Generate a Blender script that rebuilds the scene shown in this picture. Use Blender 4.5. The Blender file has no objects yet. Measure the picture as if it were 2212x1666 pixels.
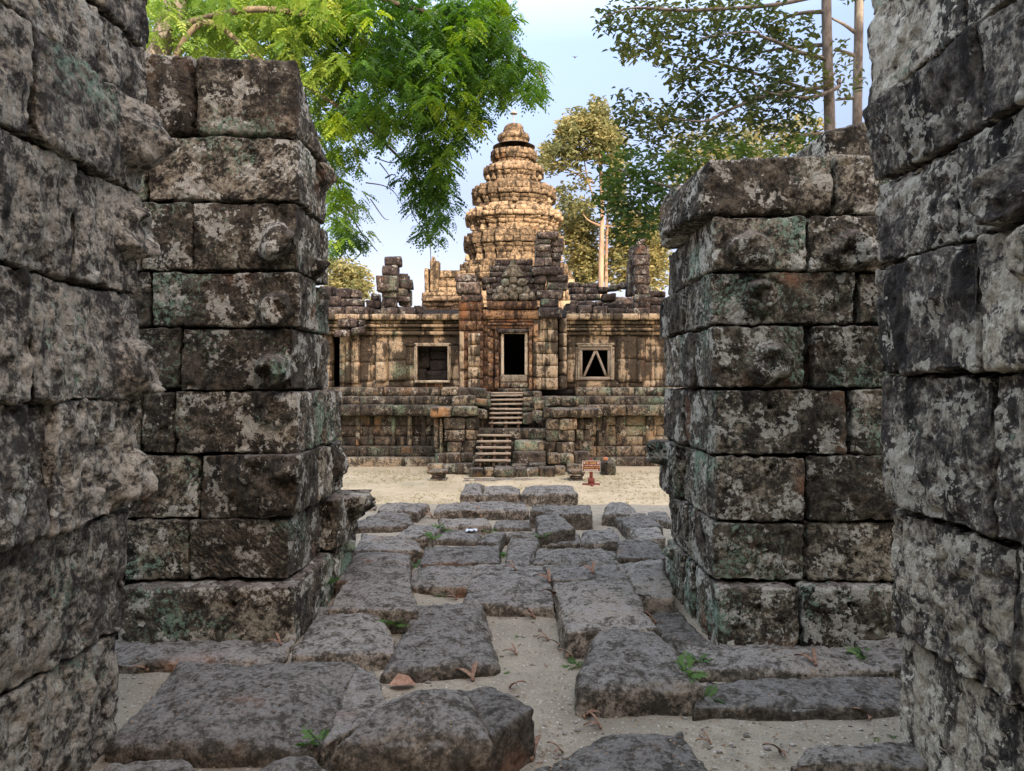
import bpy, math, random
import numpy as np
R = math.radians
sc = bpy.context.scene
col = sc.collection

# ------------------------------------------------------------------ camera, sky, sun, exposure
EYE = 1.6
FPX = 1600.0            # focal length in pixels of a 2212 px wide picture
CX, CY = 1106.0, 833.0
cam_d = bpy.data.cameras.new('camera')
cam = bpy.data.objects.new('camera', cam_d)
col.objects.link(cam)
cam.location = (0, 0, EYE)
cam.rotation_euler = (R(90), 0, 0)
cam_d.sensor_width = 36.0
cam_d.lens = 36.0 * FPX / 2212.0
cam_d.clip_start = 0.05
cam_d.clip_end = 2000
sc.camera = cam

SUN_EL, SUN_AZ = 18.0, 24.0     # elevation, degrees to the right of straight behind the camera
w = bpy.data.worlds.new('World')
sc.world = w
w.use_nodes = True
wn = w.node_tree
wn.nodes.clear()
sky = wn.nodes.new('ShaderNodeTexSky')
sky.sky_type = 'NISHITA'
sky.sun_disc = False
sky.sun_elevation = R(SUN_EL)
sky.sun_rotation = R(180 - SUN_AZ)
sky.air_density = 1.0
sky.dust_density = 1.5
sky.ozone_density = 2.5
sky.altitude = 50
bg = wn.nodes.new('ShaderNodeBackground')
bg.inputs[1].default_value = 0.15
wo = wn.nodes.new('ShaderNodeOutputWorld')
hz = wn.nodes.new('ShaderNodeMix'); hz.data_type = 'RGBA'; hz.blend_type = 'MULTIPLY'
hz.inputs[0].default_value = 1.0
hz.inputs[7].default_value = (2.05, 1.5, 1.32, 1)     # pale lavender haze of a dry tropical evening
wn.links.new(sky.outputs[0], hz.inputs[6])
# evening veil: the air is duller low down and brightest overhead
tc = wn.nodes.new('ShaderNodeTexCoord'); sx = wn.nodes.new('ShaderNodeSeparateXYZ'); wn.links.new(tc.outputs['Generated'], sx.inputs[0])
vr = wn.nodes.new('ShaderNodeValToRGB'); wn.links.new(sx.outputs[2], vr.inputs[0])
cr_ = vr.color_ramp
cr_.elements[0].position = 0.0; cr_.elements[0].color = (.155, .150, .172, 1)
cr_.elements[1].position = 1.0; cr_.elements[1].color = (2.30, 2.12, 1.58, 1)
for q_, c_ in ((.25, (.222, .213, .230, 1)), (.42, (.385, .39, .40, 1)), (.68, (1.64, 1.50, 1.15, 1))):
    e = cr_.elements.new(q_); e.color = c_
veil = wn.nodes.new('ShaderNodeMix'); veil.data_type = 'RGBA'; veil.blend_type = 'MULTIPLY'; veil.inputs[0].default_value = 1.0
wn.links.new(hz.outputs[2], veil.inputs[6]); wn.links.new(vr.outputs[0], veil.inputs[7])
wn.links.new(veil.outputs[2], bg.inputs[0])
wn.links.new(bg.outputs[0], wo.inputs[0])

sun_d = bpy.data.lights.new('sun', 'SUN')
sun_d.energy = 2.0
sun_d.angle = R(0.6)
sun_d.color = (1.0, 0.85, 0.67)
sun = bpy.data.objects.new('sun', sun_d)
col.objects.link(sun)
sun.rotation_euler = (R(90 - SUN_EL), 0, R(SUN_AZ))
sun.location = (14, -30, 30)

sc.view_settings.view_transform = 'Standard'
sc.view_settings.look = 'None'
sc.view_settings.exposure = 2.35
sc.view_settings.gamma = 1.0
sc.cycles.max_bounces = 6
sc.cycles.transparent_max_bounces = 4

rng = np.random.default_rng(7)
rnd = random.Random(11)

# ------------------------------------------------------------------ helpers: pixels of the photo to metres
def wx(px, Y): return (px - CX) / FPX * Y
def wz(py, Y): return EYE + (CY - py) / FPX * Y
def W(px, py, Y): return np.array([wx(px, Y), Y, wz(py, Y)])
def onz(px, py, z):
    Y = (EYE - z) * FPX / (py - CY)
    return np.array([wx(px, Y), Y, z])
def z7(u, v): return 650.6 + .3922 * u, 1030.2 + .3922 * v

# ------------------------------------------------------------------ helpers: noise
def _h(ix, iy, iz, s):
    h = ix * np.uint32(374761393) + iy * np.uint32(668265263) + iz * np.uint32(2246822519) + np.uint32((s * 974634777) & 0xffffffff)
    h = (h ^ (h >> np.uint32(13))) * np.uint32(1274126177)
    h = (h ^ (h >> np.uint32(15))) * np.uint32(2654435761)
    return (h ^ (h >> np.uint32(16))).astype(np.float32) / np.float32(4294967296.0)
def vn(p, s=0):
    i = np.floor(p)
    f = (p - i).astype(np.float32)
    i = i.astype(np.int64).astype(np.uint32)
    u = f * f * (3 - 2 * f)
    x, y, z = i[:, 0], i[:, 1], i[:, 2]
    o = np.uint32(1)
    a = _h(x, y, z, s); b = _h(x + o, y, z, s); c = _h(x, y + o, z, s); d = _h(x + o, y + o, z, s)
    e = _h(x, y, z + o, s); g = _h(x + o, y, z + o, s); k = _h(x, y + o, z + o, s); l = _h(x + o, y + o, z + o, s)
    ux, uy, uz = u[:, 0], u[:, 1], u[:, 2]
    a = a + (b - a) * ux; c = c + (d - c) * ux; e = e + (g - e) * ux; k = k + (l - k) * ux
    a = a + (c - a) * uy; e = e + (k - e) * uy
    return (a + (e - a) * uz) * 2 - 1
def fbm(p, f=1.0, o=4, s=0, g=.5):
    t = np.zeros(len(p), np.float32); a = 1.0; n = 0
    for k in range(o):
        t += a * vn(p * (f * 2.03 ** k) + 17.3 * k, s + k); n += a; a *= g
    return t / n * 1.6
def sstep(a, b, x):
    t = np.clip((x - a) / (b - a), 0, 1)
    return t * t * (3 - 2 * t)

# ------------------------------------------------------------------ helpers: meshes
_topo = {}
def topo(nx, ny, nz):
    k = (nx, ny, nz)
    if k in _topo: return _topo[k]
    fs = []
    def grid(fn, a, b, flip):
        I, J = np.meshgrid(np.arange(a + 1), np.arange(b + 1), indexing='ij')
        P = fn(I.ravel(), J.ravel())
        idx = np.arange((a + 1) * (b + 1)).reshape(a + 1, b + 1)
        q = np.stack([idx[:-1, :-1], idx[1:, :-1], idx[1:, 1:], idx[:-1, 1:]], -1).reshape(-1, 4)
        return P, q[:, ::-1] if flip else q
    one = lambda a, v: np.full_like(a, v)
    parts = [grid(lambda i, j: np.stack([i, j, one(i, nz)], 1), nx, ny, False), grid(lambda i, j: np.stack([i, j, one(i, 0)], 1), nx, ny, True),
             grid(lambda i, j: np.stack([one(i, nx), i, j], 1), ny, nz, False), grid(lambda i, j: np.stack([one(i, 0), i, j], 1), ny, nz, True),
             grid(lambda i, j: np.stack([i, one(i, 0), j], 1), nx, nz, False), grid(lambda i, j: np.stack([i, one(i, ny), j], 1), nx, nz, True)]
    P = []; Q = []; n = 0
    for p, q in parts:
        P.append(p); Q.append(q + n); n += len(p)
    P = np.concatenate(P); Q = np.concatenate(Q)
    key = (P[:, 0] * 4096 + P[:, 1]) * 4096 + P[:, 2]
    _, first, inv = np.unique(key, return_index=True, return_inverse=True)
    U = P[first].astype(float) / np.array([nx, ny, nz]) * 2 - 1
    _topo[k] = (U, inv.ravel()[Q])
    return _topo[k]
def vnormals(V, F):
    a = V[F[:, 2]] - V[F[:, 0]]; b = V[F[:, 3]] - V[F[:, 1]]
    n = np.cross(a, b)
    N = np.zeros_like(V)
    for c in range(3):
        t = np.zeros(len(V))
        for k in range(4): t += np.bincount(F[:, k], n[:, c], len(V))
        N[:, c] = t
    return N / np.maximum(np.linalg.norm(N, axis=1, keepdims=True), 1e-9)
def box8(x0, x1, y0, y1, z0, z1):
    return np.array([[(x0, x1)[i & 1], (y0, y1)[(i >> 1) & 1], (z0, z1)[(i >> 2) & 1]] for i in range(8)], float)
def rbox(c, r=.03, cell=.02, nmax=90):
    """rounded hexahedron through eight corners (bit 0 = +x, bit 1 = +y, bit 2 = +z)"""
    c = np.asarray(c, float)
    d = np.array([np.linalg.norm(c[1::2].mean(0) - c[0::2].mean(0)),
                  np.linalg.norm(c[[2, 3, 6, 7]].mean(0) - c[[0, 1, 4, 5]].mean(0)), np.linalg.norm(c[4:].mean(0) - c[:4].mean(0))])
    n = [int(np.clip(round(x / cell), 2, nmax)) for x in d]
    U, F = topo(*n)
    h = d / 2
    r = min(r, h.min() * .9)
    P = U * h
    q = np.clip(P, -(h - r), h - r)
    e = P - q
    l = np.linalg.norm(e, axis=1, keepdims=True)
    m = np.abs(e).max(1, keepdims=True)
    P = q + np.where(l > 1e-9, e / np.maximum(l, 1e-9) * m, 0)
    U2 = P / h
    t = (U2 + 1) / 2
    V = np.zeros_like(P)
    for i in range(8):
        wt = np.ones(len(P))
        for k in range(3): wt = wt * (t[:, k] if (i >> k) & 1 else 1 - t[:, k])
        V += wt[:, None] * c[i]
    return V, F, U2
def stone(c, r=.03, cell=.014, amp=.012, seed=0, knobs=(), holes=(), chip=1.0, flute=0.0, nmax=90, dome=0.0, pit_k=1.7):
    V, F, U = rbox(c, r, cell, nmax)
    N = vnormals(V, F)
    p = V + seed * np.array([7.13, 3.77, 5.91])
    d = fbm(p, 2.2, 3, seed) * .55 + fbm(p, 7, 4, seed + 5) * .55 + (fbm(p, 26, 2, seed + 7) * .42 if cell < .03 else 0)
    pit = np.maximum(0, fbm(p, 19, 2, seed + 9) - .15)
    d = d - pit_k * pit
    if flute:
        pf = p * np.array([1, 1, .40])
        d = d + flute * .55 * fbm(pf, 24, 2, seed + 13)
        d = d - flute * 1.5 * np.maximum(0, vn(pf * 21, seed + 15) - .25)
    a = np.sort(np.abs(U), axis=1)
    edge = sstep(.55, 1.0, a[:, 1])
    d = d - edge * chip * np.maximum(0, fbm(p, 3.5, 3, seed + 21) + .15) * 2.2
    V = V + N * (amp * d)[:, None]
    if dome:
        V[:, 2] += np.where(U[:, 2] > .3, dome * (1 - U[:, 0] ** 2) * (1 - U[:, 1] ** 2), 0)
    for k in knobs:
        pos, rad, A = np.array(k[0]), k[1], k[2]
        D = np.array(k[3], float); D /= np.linalg.norm(D)
        sharp = k[4] if len(k) > 4 else 0
        rel = V - pos
        ax = rel @ D
        per = np.linalg.norm(rel - ax[:, None] * D, axis=1)
        per = per * (1 + .22 * fbm(p, 9, 2, seed + 31))
        m = (N @ D) > .25
        prof = np.clip(1 - per / rad, 0, 1) ** .8 if sharp else sstep(1.0, .62, per / rad)
        prof = prof * (1 + .45 * fbm(p, 11, 3, seed + 33) - .9 * np.maximum(0, fbm(p, 6, 2, seed + 35) - .1))
        V = V + np.where(m, prof * A, 0)[:, None] * (D + np.array([0, 0, -.12 if not sharp else .0]))
    for k in holes:
        pos, rad, A = np.array(k[0]), k[1], k[2]
        dist = np.linalg.norm(V - pos, axis=1)
        V = V - N * (A * sstep(rad * 1.25, rad * .7, dist))[:, None]
    return V, F
class MB:
    def __init__(s): s.V = []; s.F = []; s.n = 0; s.T = []
    def add(s, V, F, tint=None):
        s.V.append(np.asarray(V, np.float64)); s.F.append(np.asarray(F) + s.n); s.n += len(V)
        s.T.append(np.full(len(V), 0.5) if tint is None else np.broadcast_to(tint, (len(V),)))
        return s
    def box(s, x0, x1, y0, y1, z0, z1, r=.01, cell=9): 
        V, F, _ = rbox(box8(x0, x1, y0, y1, z0, z1), r, cell); return s.add(V, F)
    def build(s, name, m, parent=None, smooth=True, tint=False):
        V = np.concatenate(s.V); F = np.concatenate(s.F)
        off = np.array(parent.location) if parent is not None and parent.type == 'EMPTY' else np.zeros(3)
        if parent is not None and parent.type != 'EMPTY':
            q = parent
            while q.parent: q = q.parent
            off = np.array(q.location)
        me = bpy.data.meshes.new(name)
        V = V - off
        me.vertices.add(len(V)); me.vertices.foreach_set('co', V.astype(np.float32).ravel())
        k = F.shape[1]
        me.loops.add(F.size); me.loops.foreach_set('vertex_index', F.astype(np.int32).ravel())
        me.polygons.add(len(F)); me.polygons.foreach_set('loop_start', np.arange(0, F.size, k, dtype=np.int32))
        me.polygons.foreach_set('loop_total', np.full(len(F), k, np.int32))
        me.update(calc_edges=True); me.validate()
        me.polygons.foreach_set('use_smooth', np.full(len(me.polygons), bool(smooth)))
        if tint:
            a = me.attributes.new('tint', 'FLOAT', 'POINT')
            a.data.foreach_set('value', np.concatenate(s.T).astype(np.float32))
        me.materials.append(m)
        o = bpy.data.objects.new(name, me)
        col.objects.link(o)
        if parent is not None: o.parent = parent
        return o
def sobj(name, c, m, parent=None, **k):
    V, F = stone(c, **k)
    return MB().add(V, F).build(name, m, parent)
def tag(o, label=None, cat=None, group=None, kind=None):
    if label: o['label'] = label
    if cat: o['category'] = cat
    if group: o['group'] = group
    if kind: o['kind'] = kind
    return o
def empty(name, loc, label, cat, group=None):
    o = bpy.data.objects.new(name, None)
    col.objects.link(o)
    o.location = loc
    o.empty_display_size = .2
    return tag(o, label, cat, group)
def recentre(o):
    """put the origin of a one-mesh thing at the middle of its base"""
    me = o.data
    V = np.empty(len(me.vertices) * 3, np.float32); me.vertices.foreach_get('co', V); V = V.reshape(-1, 3)
    c = np.array([(V[:, 0].min() + V[:, 0].max()) / 2, (V[:, 1].min() + V[:, 1].max()) / 2, V[:, 2].min()])
    me.vertices.foreach_set('co', (V - c).astype(np.float32).ravel()); me.update()
    o.location = c
    return o
def tube(pts, rad, n=8, wob=0.0, seed=0):
    pts = np.array(pts, float); rad = np.broadcast_to(np.array(rad, float), (len(pts),))
    T = np.gradient(pts, axis=0); T /= np.maximum(np.linalg.norm(T, axis=1, keepdims=True), 1e-9)
    up = np.array([.13, .27, .95])
    A = np.cross(T, up); bad = np.linalg.norm(A, axis=1) < .2
    A[bad] = np.cross(T[bad], np.array([1., 0, 0]))
    A /= np.linalg.norm(A, axis=1, keepdims=True); B = np.cross(T, A)
    th = np.linspace(0, 2 * np.pi, n, endpoint=False)
    V = pts[:, None] + rad[:, None, None] * (np.cos(th)[None, :, None] * A[:, None] + np.sin(th)[None, :, None] * B[:, None])
    V = V.reshape(-1, 3)
    if wob: V = V + fbm(V, 3, 3, seed)[:, None] * wob * np.repeat(rad, n)[:, None] * np.array([1, 1, .2])
    m = len(pts); i = np.arange(m - 1)[:, None] * n; j = np.arange(n)[None]
    F = np.stack([i + j, i + (j + 1) % n, i + n + (j + 1) % n, i + n + j], -1).reshape(-1, 4)
    return V, F
def spline(P, k=8):
    P = np.array(P, float)
    Q = np.vstack([2 * P[0] - P[1], P, 2 * P[-1] - P[-2]])
    out = []
    for i in range(1, len(Q) - 2):
        t = np.linspace(0, 1, k, endpoint=False)[:, None]
        a, b, c, d = Q[i - 1], Q[i], Q[i + 1], Q[i + 2]
        out.append(.5 * ((2 * b) + (c - a) * t + (2 * a - 5 * b + 4 * c - d) * t * t + (3 * b - a - 3 * c + d) * t ** 3))
    return np.vstack(out + [P[-1:]])

# ------------------------------------------------------------------ materials
class NT:
    def __init__(s, name):
        s.m = bpy.data.materials.new(name); s.m.use_nodes = True
        s.t = s.m.node_tree; s.t.nodes.clear()
        s.out = s.t.nodes.new('ShaderNodeOutputMaterial')
    def n(s, typ, ins=None, **kw):
        x = s.t.nodes.new('ShaderNode' + typ)
        for k, v in kw.items(): setattr(x, k, v)
        for k, v in (ins or {}).items():
            if hasattr(v, 'bl_rna') and isinstance(v, bpy.types.NodeSocket): s.t.links.new(v, x.inputs[k])
            else: x.inputs[k].default_value = v
        return x
    def math(s, op, a, b=0.0, c=None, clamp=False):
        i = {0: a, 1: b}
        if c is not None: i[2] = c
        return s.n('Math', i, operation=op, use_clamp=clamp).outputs[0]
    def step(s, v, a, b):
        return s.n('MapRange', {0: v, 1: a, 2: b, 3: 0.0, 4: 1.0}, interpolation_type='SMOOTHSTEP').outputs[0]
    def mix(s, f, a, b):
        x = s.t.nodes.new('ShaderNodeMix'); x.data_type = 'RGBA'
        for k, v in ((0, f), (6, a), (7, b)):
            if isinstance(v, bpy.types.NodeSocket): s.t.links.new(v, x.inputs[k])
            else: x.inputs[k].default_value = v if k == 0 else (*v, 1)
        return x.outputs[2]
    def noise(s, vec, scale, detail=4, rough=.55, dist=0.0):
        return s.n('TexNoise', {'Vector': vec, 'Scale': scale, 'Detail': detail, 'Roughness': rough, 'Distortion': dist}).outputs[0]
    def scl(s, vec, k):
        return s.n('VectorMath', {0: vec, 1: k}, operation='MULTIPLY').outputs[0]
    def add(s, vec, k):
        return s.n('VectorMath', {0: vec, 1: k}, operation='ADD').outputs[0]
    def finish(s, colr, rough=.92, normal=None, spec=.25):
        b = s.n('BsdfPrincipled', {'Base Color': colr, 'Roughness': rough, 'Specular IOR Level': spec})
        if normal is not None: s.t.links.new(normal, b.inputs['Normal'])
        s.t.links.new(b.outputs[0], s.out.inputs[0])
        return s.m
def stone_mat(name, dark, mid, light, pale=(.42, .40, .33), green=(.22, .31, .22), orange=(.26, .13, .07), a_light=.5, a_pale=.5, a_green=.4,
              a_orange=.15, a_spot=.5, a_black=.5, dust=None, chisel=.5, bump=.5, scale=1.0, streak=.0, run=(6.5, .16), indiv=1.0):
    s = NT(name)
    geo = s.n('NewGeometry')
    P = s.scl(geo.outputs['Position'], (scale, scale, scale))
    oi = s.n('ObjectInfo').outputs['Random']
    P = s.add(P, s.n('CombineXYZ', {0: s.math('MULTIPLY', oi, 31.0 * indiv), 1: s.math('MULTIPLY', oi, 57.0 * indiv), 2: s.math('MULTIPLY', oi, 13.0 * indiv)}).outputs[0])
    n1 = s.noise(P, 1.7, 5, .6)
    n2 = s.noise(P, 11.0, 8, .70, .3)
    n3 = s.noise(P, 42.0, 7, .72)
    nv = s.noise(s.scl(P, (1, 1, run[1])), run[0], 6, .62)
    base = s.mix(s.step(s.math('ADD', s.math('MULTIPLY', n2, .6), s.math('MULTIPLY', n3, .4)), .43, .57), dark, mid)
    # worn lighter stone, in patches broken up by the fine grain
    k = s.math('ADD', s.math('MULTIPLY', n1, .32), s.math('ADD', s.math('MULTIPLY', n2, .46), s.math('MULTIPLY', n3, .32)))
    k = s.math('ADD', k, s.math('MULTIPLY', s.math('SUBTRACT', oi, .5), .10 * indiv))
    base = s.mix(s.step(k, .66 - a_light * .16, .76 - a_light * .16), base, light)
    if a_orange:
        no = s.noise(s.add(P, (3, 9, 4)), 1.1, 4, .6)
        base = s.mix(s.math('MULTIPLY', s.step(no, .68 - a_orange * .25, .80 - a_orange * .25), .75), base, orange)
    if a_black:   # black algae film with long vertical runs
        nb = s.math('ADD', s.math('MULTIPLY', nv, .62), s.math('MULTIPLY', s.noise(s.add(P, (8, 2, 6)), 2.3, 6, .65), .42))
        base = s.mix(s.math('MULTIPLY', s.step(nb, .64 - a_black * .14, .70 - a_black * .14), .88), base, tuple(x * .45 for x in dark))
    if a_green:
        ng = s.math('ADD', s.math('MULTIPLY', s.noise(s.add(P, (5, 1, 8)), 1.6, 3, .5), .52), s.math('MULTIPLY', s.noise(s.add(P, (2, 7, 1)), 30, 6, .74), .54))
        base = s.mix(s.math('MULTIPLY', s.step(ng, .70 - a_green * .16, .76 - a_green * .16), .75), base, green)
    if a_pale:    # crusty pale lichen
        np_ = s.math('ADD', s.math('MULTIPLY', s.noise(s.add(P, (1, 4, 9)), 5.0, 5, .62), .66), s.math('MULTIPLY', s.noise(s.add(P, (6, 6, 2)), 34, 5, .68), .42))
        base = s.mix(s.math('MULTIPLY', s.step(np_, .75 - a_pale * .16, .775 - a_pale * .16), .9), base, pale)
    if a_spot:    # round lichen rosettes
        vo = s.n('TexVoronoi', {'Vector': s.add(P, s.n('VectorMath', {0: s.n('TexNoise', {'Vector': P, 'Scale': 14.0, 'Detail': 3.0}).outputs[1], 3: .09}, operation='SCALE').outputs[0]), 'Scale': 9.0, 'Randomness': 1.0})
        sel = s.math('MULTIPLY', s.step(s.n('SeparateColor', {0: vo.outputs['Color']}).outputs[0], .9 - a_spot * .45, .93 - a_spot * .45),
                     s.step(s.noise(s.add(P, (11, 3, 5)), 1.9, 2, .5), .48, .60))
        rad = s.math('MULTIPLY_ADD', s.n('SeparateColor', {0: vo.outputs['Color']}).outputs[1], .22, .10)
        base = s.mix(s.math('MULTIPLY', s.math('MULTIPLY', s.math('LESS_THAN', vo.outputs['Distance'], rad), sel), .85), base, tuple(x * 1.1 for x in pale))
    if dust is not None:
        nz = s.n('SeparateXYZ', {0: geo.outputs['Normal']}).outputs[2]
        f = s.math('MULTIPLY', s.step(nz, .55, .9), s.step(s.math('ADD', s.math('MULTIPLY', n2, .55), s.math('MULTIPLY', n3, .45)), .40, .58))
        base = s.mix(s.math('MULTIPLY', f, .85), base, dust)
    gr = s.math('MULTIPLY_ADD', s.step(s.math('ADD', s.math('MULTIPLY', s.noise(P, 95, 3, .8), .55), s.math('MULTIPLY', n3, .45)), .36, .64), .58, .70)
    base = s.n('VectorMath', {0: base, 1: s.n('CombineXYZ', {0: gr, 1: gr, 2: gr}).outputs[0]}, operation='MULTIPLY').outputs[0]
    hv = s.n('HueSaturation', {'Hue': .5, 'Saturation': 1.0, 'Value': s.math('MULTIPLY_ADD', oi, .15 + .35 * indiv, .93 - .17 * indiv), 'Color': base}).outputs[0]
    # relief: grain, pits and rows of chisel marks turned a different way on every stone
    hgt = s.math('ADD', s.math('MULTIPLY', n2, .7), s.math('MULTIPLY', n3, .45))
    pt = s.n('TexVoronoi', {'Vector': P, 'Scale': 34.0}).outputs['Distance']
    hgt = s.math('ADD', hgt, s.math('MULTIPLY', s.step(pt, .05, .32), .16))
    if chisel:
        rot = s.n('VectorRotate', {'Vector': geo.outputs['Position'], 'Angle': s.math('MULTIPLY_ADD', s.math('FRACT', s.math('MULTIPLY', oi, 43.0)), 1.7, -.85)}, rotation_type='Y_AXIS').outputs[0]
        wv = s.n('TexWave', {'Vector': rot, 'Scale': 9.5, 'Distortion': 6.5, 'Detail': 4.0, 'Detail Scale': 2.2, 'Detail Roughness': .6}, bands_direction='X').outputs[1]
        cm = s.math('MULTIPLY', s.step(s.math('FRACT', s.math('MULTIPLY', oi, 17.0)), .30, .75), s.step(s.noise(s.add(P, (4, 4, 7)), 2.6, 3, .5), .40, .60))
        hgt = s.math('ADD', hgt, s.math('MULTIPLY', s.math('MULTIPLY', wv, cm), chisel))
    bp = s.n('Bump', {'Strength': bump, 'Distance': .03 / scale, 'Height': hgt}).outputs[0]
    return s.finish(hv, .93, bp, .2)
def leaf_mat(name, cols, trans=.4, tcol=None):
    s = NT(name)
    t = s.n('Attribute', attribute_name='tint').outputs['Fac']
    r = s.n('ValToRGB', {0: t}).outputs[0]
    cr = r.node.color_ramp
    while len(cr.elements) < len(cols): cr.elements.new(.5)
    for i, c in enumerate(cols):
        cr.elements[i].position = i / (len(cols) - 1); cr.elements[i].color = (*c, 1)
    d = s.n('BsdfPrincipled', {'Base Color': r, 'Roughness': .55, 'Specular IOR Level': .25})
    tr = s.n('BsdfTranslucent', {'Color': s.mix(1.0, r, tcol) if False else s.n('HueSaturation', {'Hue': .485, 'Saturation': 1.15, 'Value': 1.5, 'Color': r}).outputs[0]})
    mx = s.n('MixShader', {0: trans, 1: d.outputs[0], 2: tr.outputs[0]})
    s.t.links.new(mx.outputs[0], s.out.inputs[0])
    return s.m
def plain_mat(name, a, b, scale=8.0, rough=.7, bump=.2, stretch=(1, 1, 1)):
    s = NT(name)
    P = s.scl(s.n('NewGeometry').outputs['Position'], stretch)
    n = s.noise(P, scale, 6, .65)
    return s.finish(s.mix(s.step(n, .35, .65), a, b), rough, s.n('Bump', {'Strength': bump, 'Distance': .01, 'Height': n}).outputs[0], .3)

M_gate = stone_mat('weathered gate sandstone', (.031, .026, .019), (.112, .092, .065), (.27, .235, .17), a_light=.55, a_pale=1.08, a_green=.75, a_orange=.35, a_spot=.6, a_black=.55, dust=(.16, .13, .11), chisel=.42, bump=.9)
M_jambL = stone_mat('pitted grey sandstone', (.050, .044, .036), (.175, .152, .122), (.36, .32, .25), a_light=.92, a_pale=.85, a_green=.45, a_orange=.0, a_spot=.25, a_black=.40, chisel=.2, bump=.95, indiv=.12)
M_jambR = stone_mat('pale lichen sandstone', (.055, .047, .042), (.20, .172, .135), (.44, .385, .29), pale=(.58, .53, .42), a_light=.85, a_pale=1.15, a_green=.5, a_orange=.15, a_spot=1.0, a_black=.78, chisel=.2, bump=.95)
M_slab = stone_mat('worn paving sandstone', (.050, .042, .031), (.135, .112, .085), (.24, .20, .15), a_light=.7, a_pale=.22, a_green=.0, a_orange=.25, a_spot=.0, a_black=.2, dust=(.185, .172, .157), chisel=.1, bump=.75)
M_facade = stone_mat('stained tan sandstone', (.075, .062, .046), (.32, .235, .14), (.56, .43, .265), pale=(.50, .48, .38), green=(.22, .32, .20), orange=(.46, .22, .08), a_light=1.25, a_pale=.45, a_green=.5, a_orange=.5, a_spot=.1, a_black=1.22, chisel=.0, bump=.5, scale=.55, run=(4.2, .05), indiv=0.0)
M_terrace = stone_mat('dark mossy sandstone', (.055, .047, .036), (.135, .108, .078), (.33, .26, .165), pale=(.42, .40, .31), green=(.22, .31, .20), orange=(.42, .22, .09), a_light=.72, a_pale=.85, a_green=.75, a_orange=.38, a_spot=.2, a_black=.8, dust=(.19, .155, .125), chisel=.0, bump=.6, scale=.6)
M_porch = stone_mat('red brown porch sandstone', (.075, .050, .036), (.20, .115, .065), (.46, .28, .14), pale=(.48, .44, .33), green=(.22, .31, .20), orange=(.44, .18, .06), a_light=.85, a_pale=.4, a_green=.3, a_orange=.6, a_spot=.1, a_black=.7, chisel=.0, bump=.5, scale=.6)
M_rooft = stone_mat('dark roof sandstone', (.045, .036, .031), (.12, .095, .078), (.27, .21, .15), pale=(.46, .44, .35), green=(.20, .30, .19), a_light=.55, a_pale=.85, a_green=.6, a_orange=.25, a_spot=.4, a_black=.6, dust=(.13, .108, .096), chisel=.0, bump=.6, scale=.6)
M_tower = stone_mat('warm tower sandstone', (.055, .041, .026), (.168, .118, .069), (.28, .202, .124), pale=(.34, .29, .20), green=(.17, .17, .10), orange=(.27, .14, .065), a_light=.95, a_pale=.3, a_green=.1, a_orange=.35, a_spot=.0, a_black=.62, chisel=.0, bump=.6, scale=.45)
M_frame = stone_mat('pale window frame stone', (.20, .16, .11), (.36, .30, .20), (.55, .47, .33), pale=(.5, .48, .38), a_light=1.0, a_pale=.2, a_green=.2, a_orange=.1, a_spot=0, a_black=.3, chisel=0, scale=.6)
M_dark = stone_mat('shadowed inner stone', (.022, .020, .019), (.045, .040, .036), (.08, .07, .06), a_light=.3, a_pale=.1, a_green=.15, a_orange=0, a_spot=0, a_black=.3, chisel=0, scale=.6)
M_relief = stone_mat('grey green carved stone', (.08, .072, .052), (.19, .168, .12), (.33, .29, .21), a_light=.8, a_pale=.7, a_green=.6, a_orange=.1, a_spot=0, a_black=.5, chisel=0, bump=.7, scale=.7)
M_wood = plain_mat('weathered stair timber', (.30, .24, .17), (.46, .38, .28), 12, .75, .3, (.3, 3, 3))
M_woodd = plain_mat('dark stair timber', (.10, .065, .045), (.20, .14, .095), 12, .75, .3)
M_red = plain_mat('red brown sign paint', (.16, .038, .026), (.22, .055, .036), 20, .55, .05)
M_white = plain_mat('cream sign lettering', (.78, .70, .55), (.85, .80, .70), 20, .6, .0)
M_yellow = plain_mat('yellow sign lettering', (.80, .55, .12), (.85, .62, .18), 20, .6, .0)
M_bark = plain_mat('grey brown bark', (.105, .090, .072), (.235, .205, .165), 7, .9, .6, (1, 1, .4))
M_barkp = plain_mat('pale orange bark', (.19, .12, .078), (.32, .225, .155), 2.5, .9, .4, (1, 1, .25))
M_twig = plain_mat('thin brown twig bark', (.12, .09, .06), (.22, .17, .11), 9, .9, .2)
M_leafL = leaf_mat('bright feathery leaf', [(.030, .075, .018), (.078, .17, .030), (.155, .28, .044), (.31, .40, .055)], .45)
M_leafLf = leaf_mat('pale feathery leaf', [(.10, .18, .040), (.17, .27, .055), (.25, .34, .070), (.34, .38, .08)], .45)
M_leafR = leaf_mat('dark broad leaf', [(.026, .046, .018), (.055, .085, .028), (.10, .125, .036), (.20, .19, .055)], .3)
M_leafG = leaf_mat('green broad leaf', [(.018, .042, .012), (.034, .075, .018), (.065, .115, .022), (.12, .17, .03)], .3)
M_leafY = leaf_mat('olive gold leaf', [(.095, .115, .050), (.16, .17, .072), (.24, .225, .095), (.33, .28, .11)], .35)
M_weed = leaf_mat('young weed leaf', [(.035, .085, .020), (.065, .14, .030), (.12, .20, .045)], .3)
M_seed = plain_mat('brown seed wing', (.15, .075, .045), (.27, .16, .10), 60, .6, .2)
M_deadleaf = plain_mat('dry brown leaf', (.20, .10, .06), (.34, .20, .13), 40, .7, .2)
M_litter = leaf_mat('leaf litter', [(.15, .07, .035), (.26, .15, .08), (.36, .25, .14), (.30, .24, .16)], .05)
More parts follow.
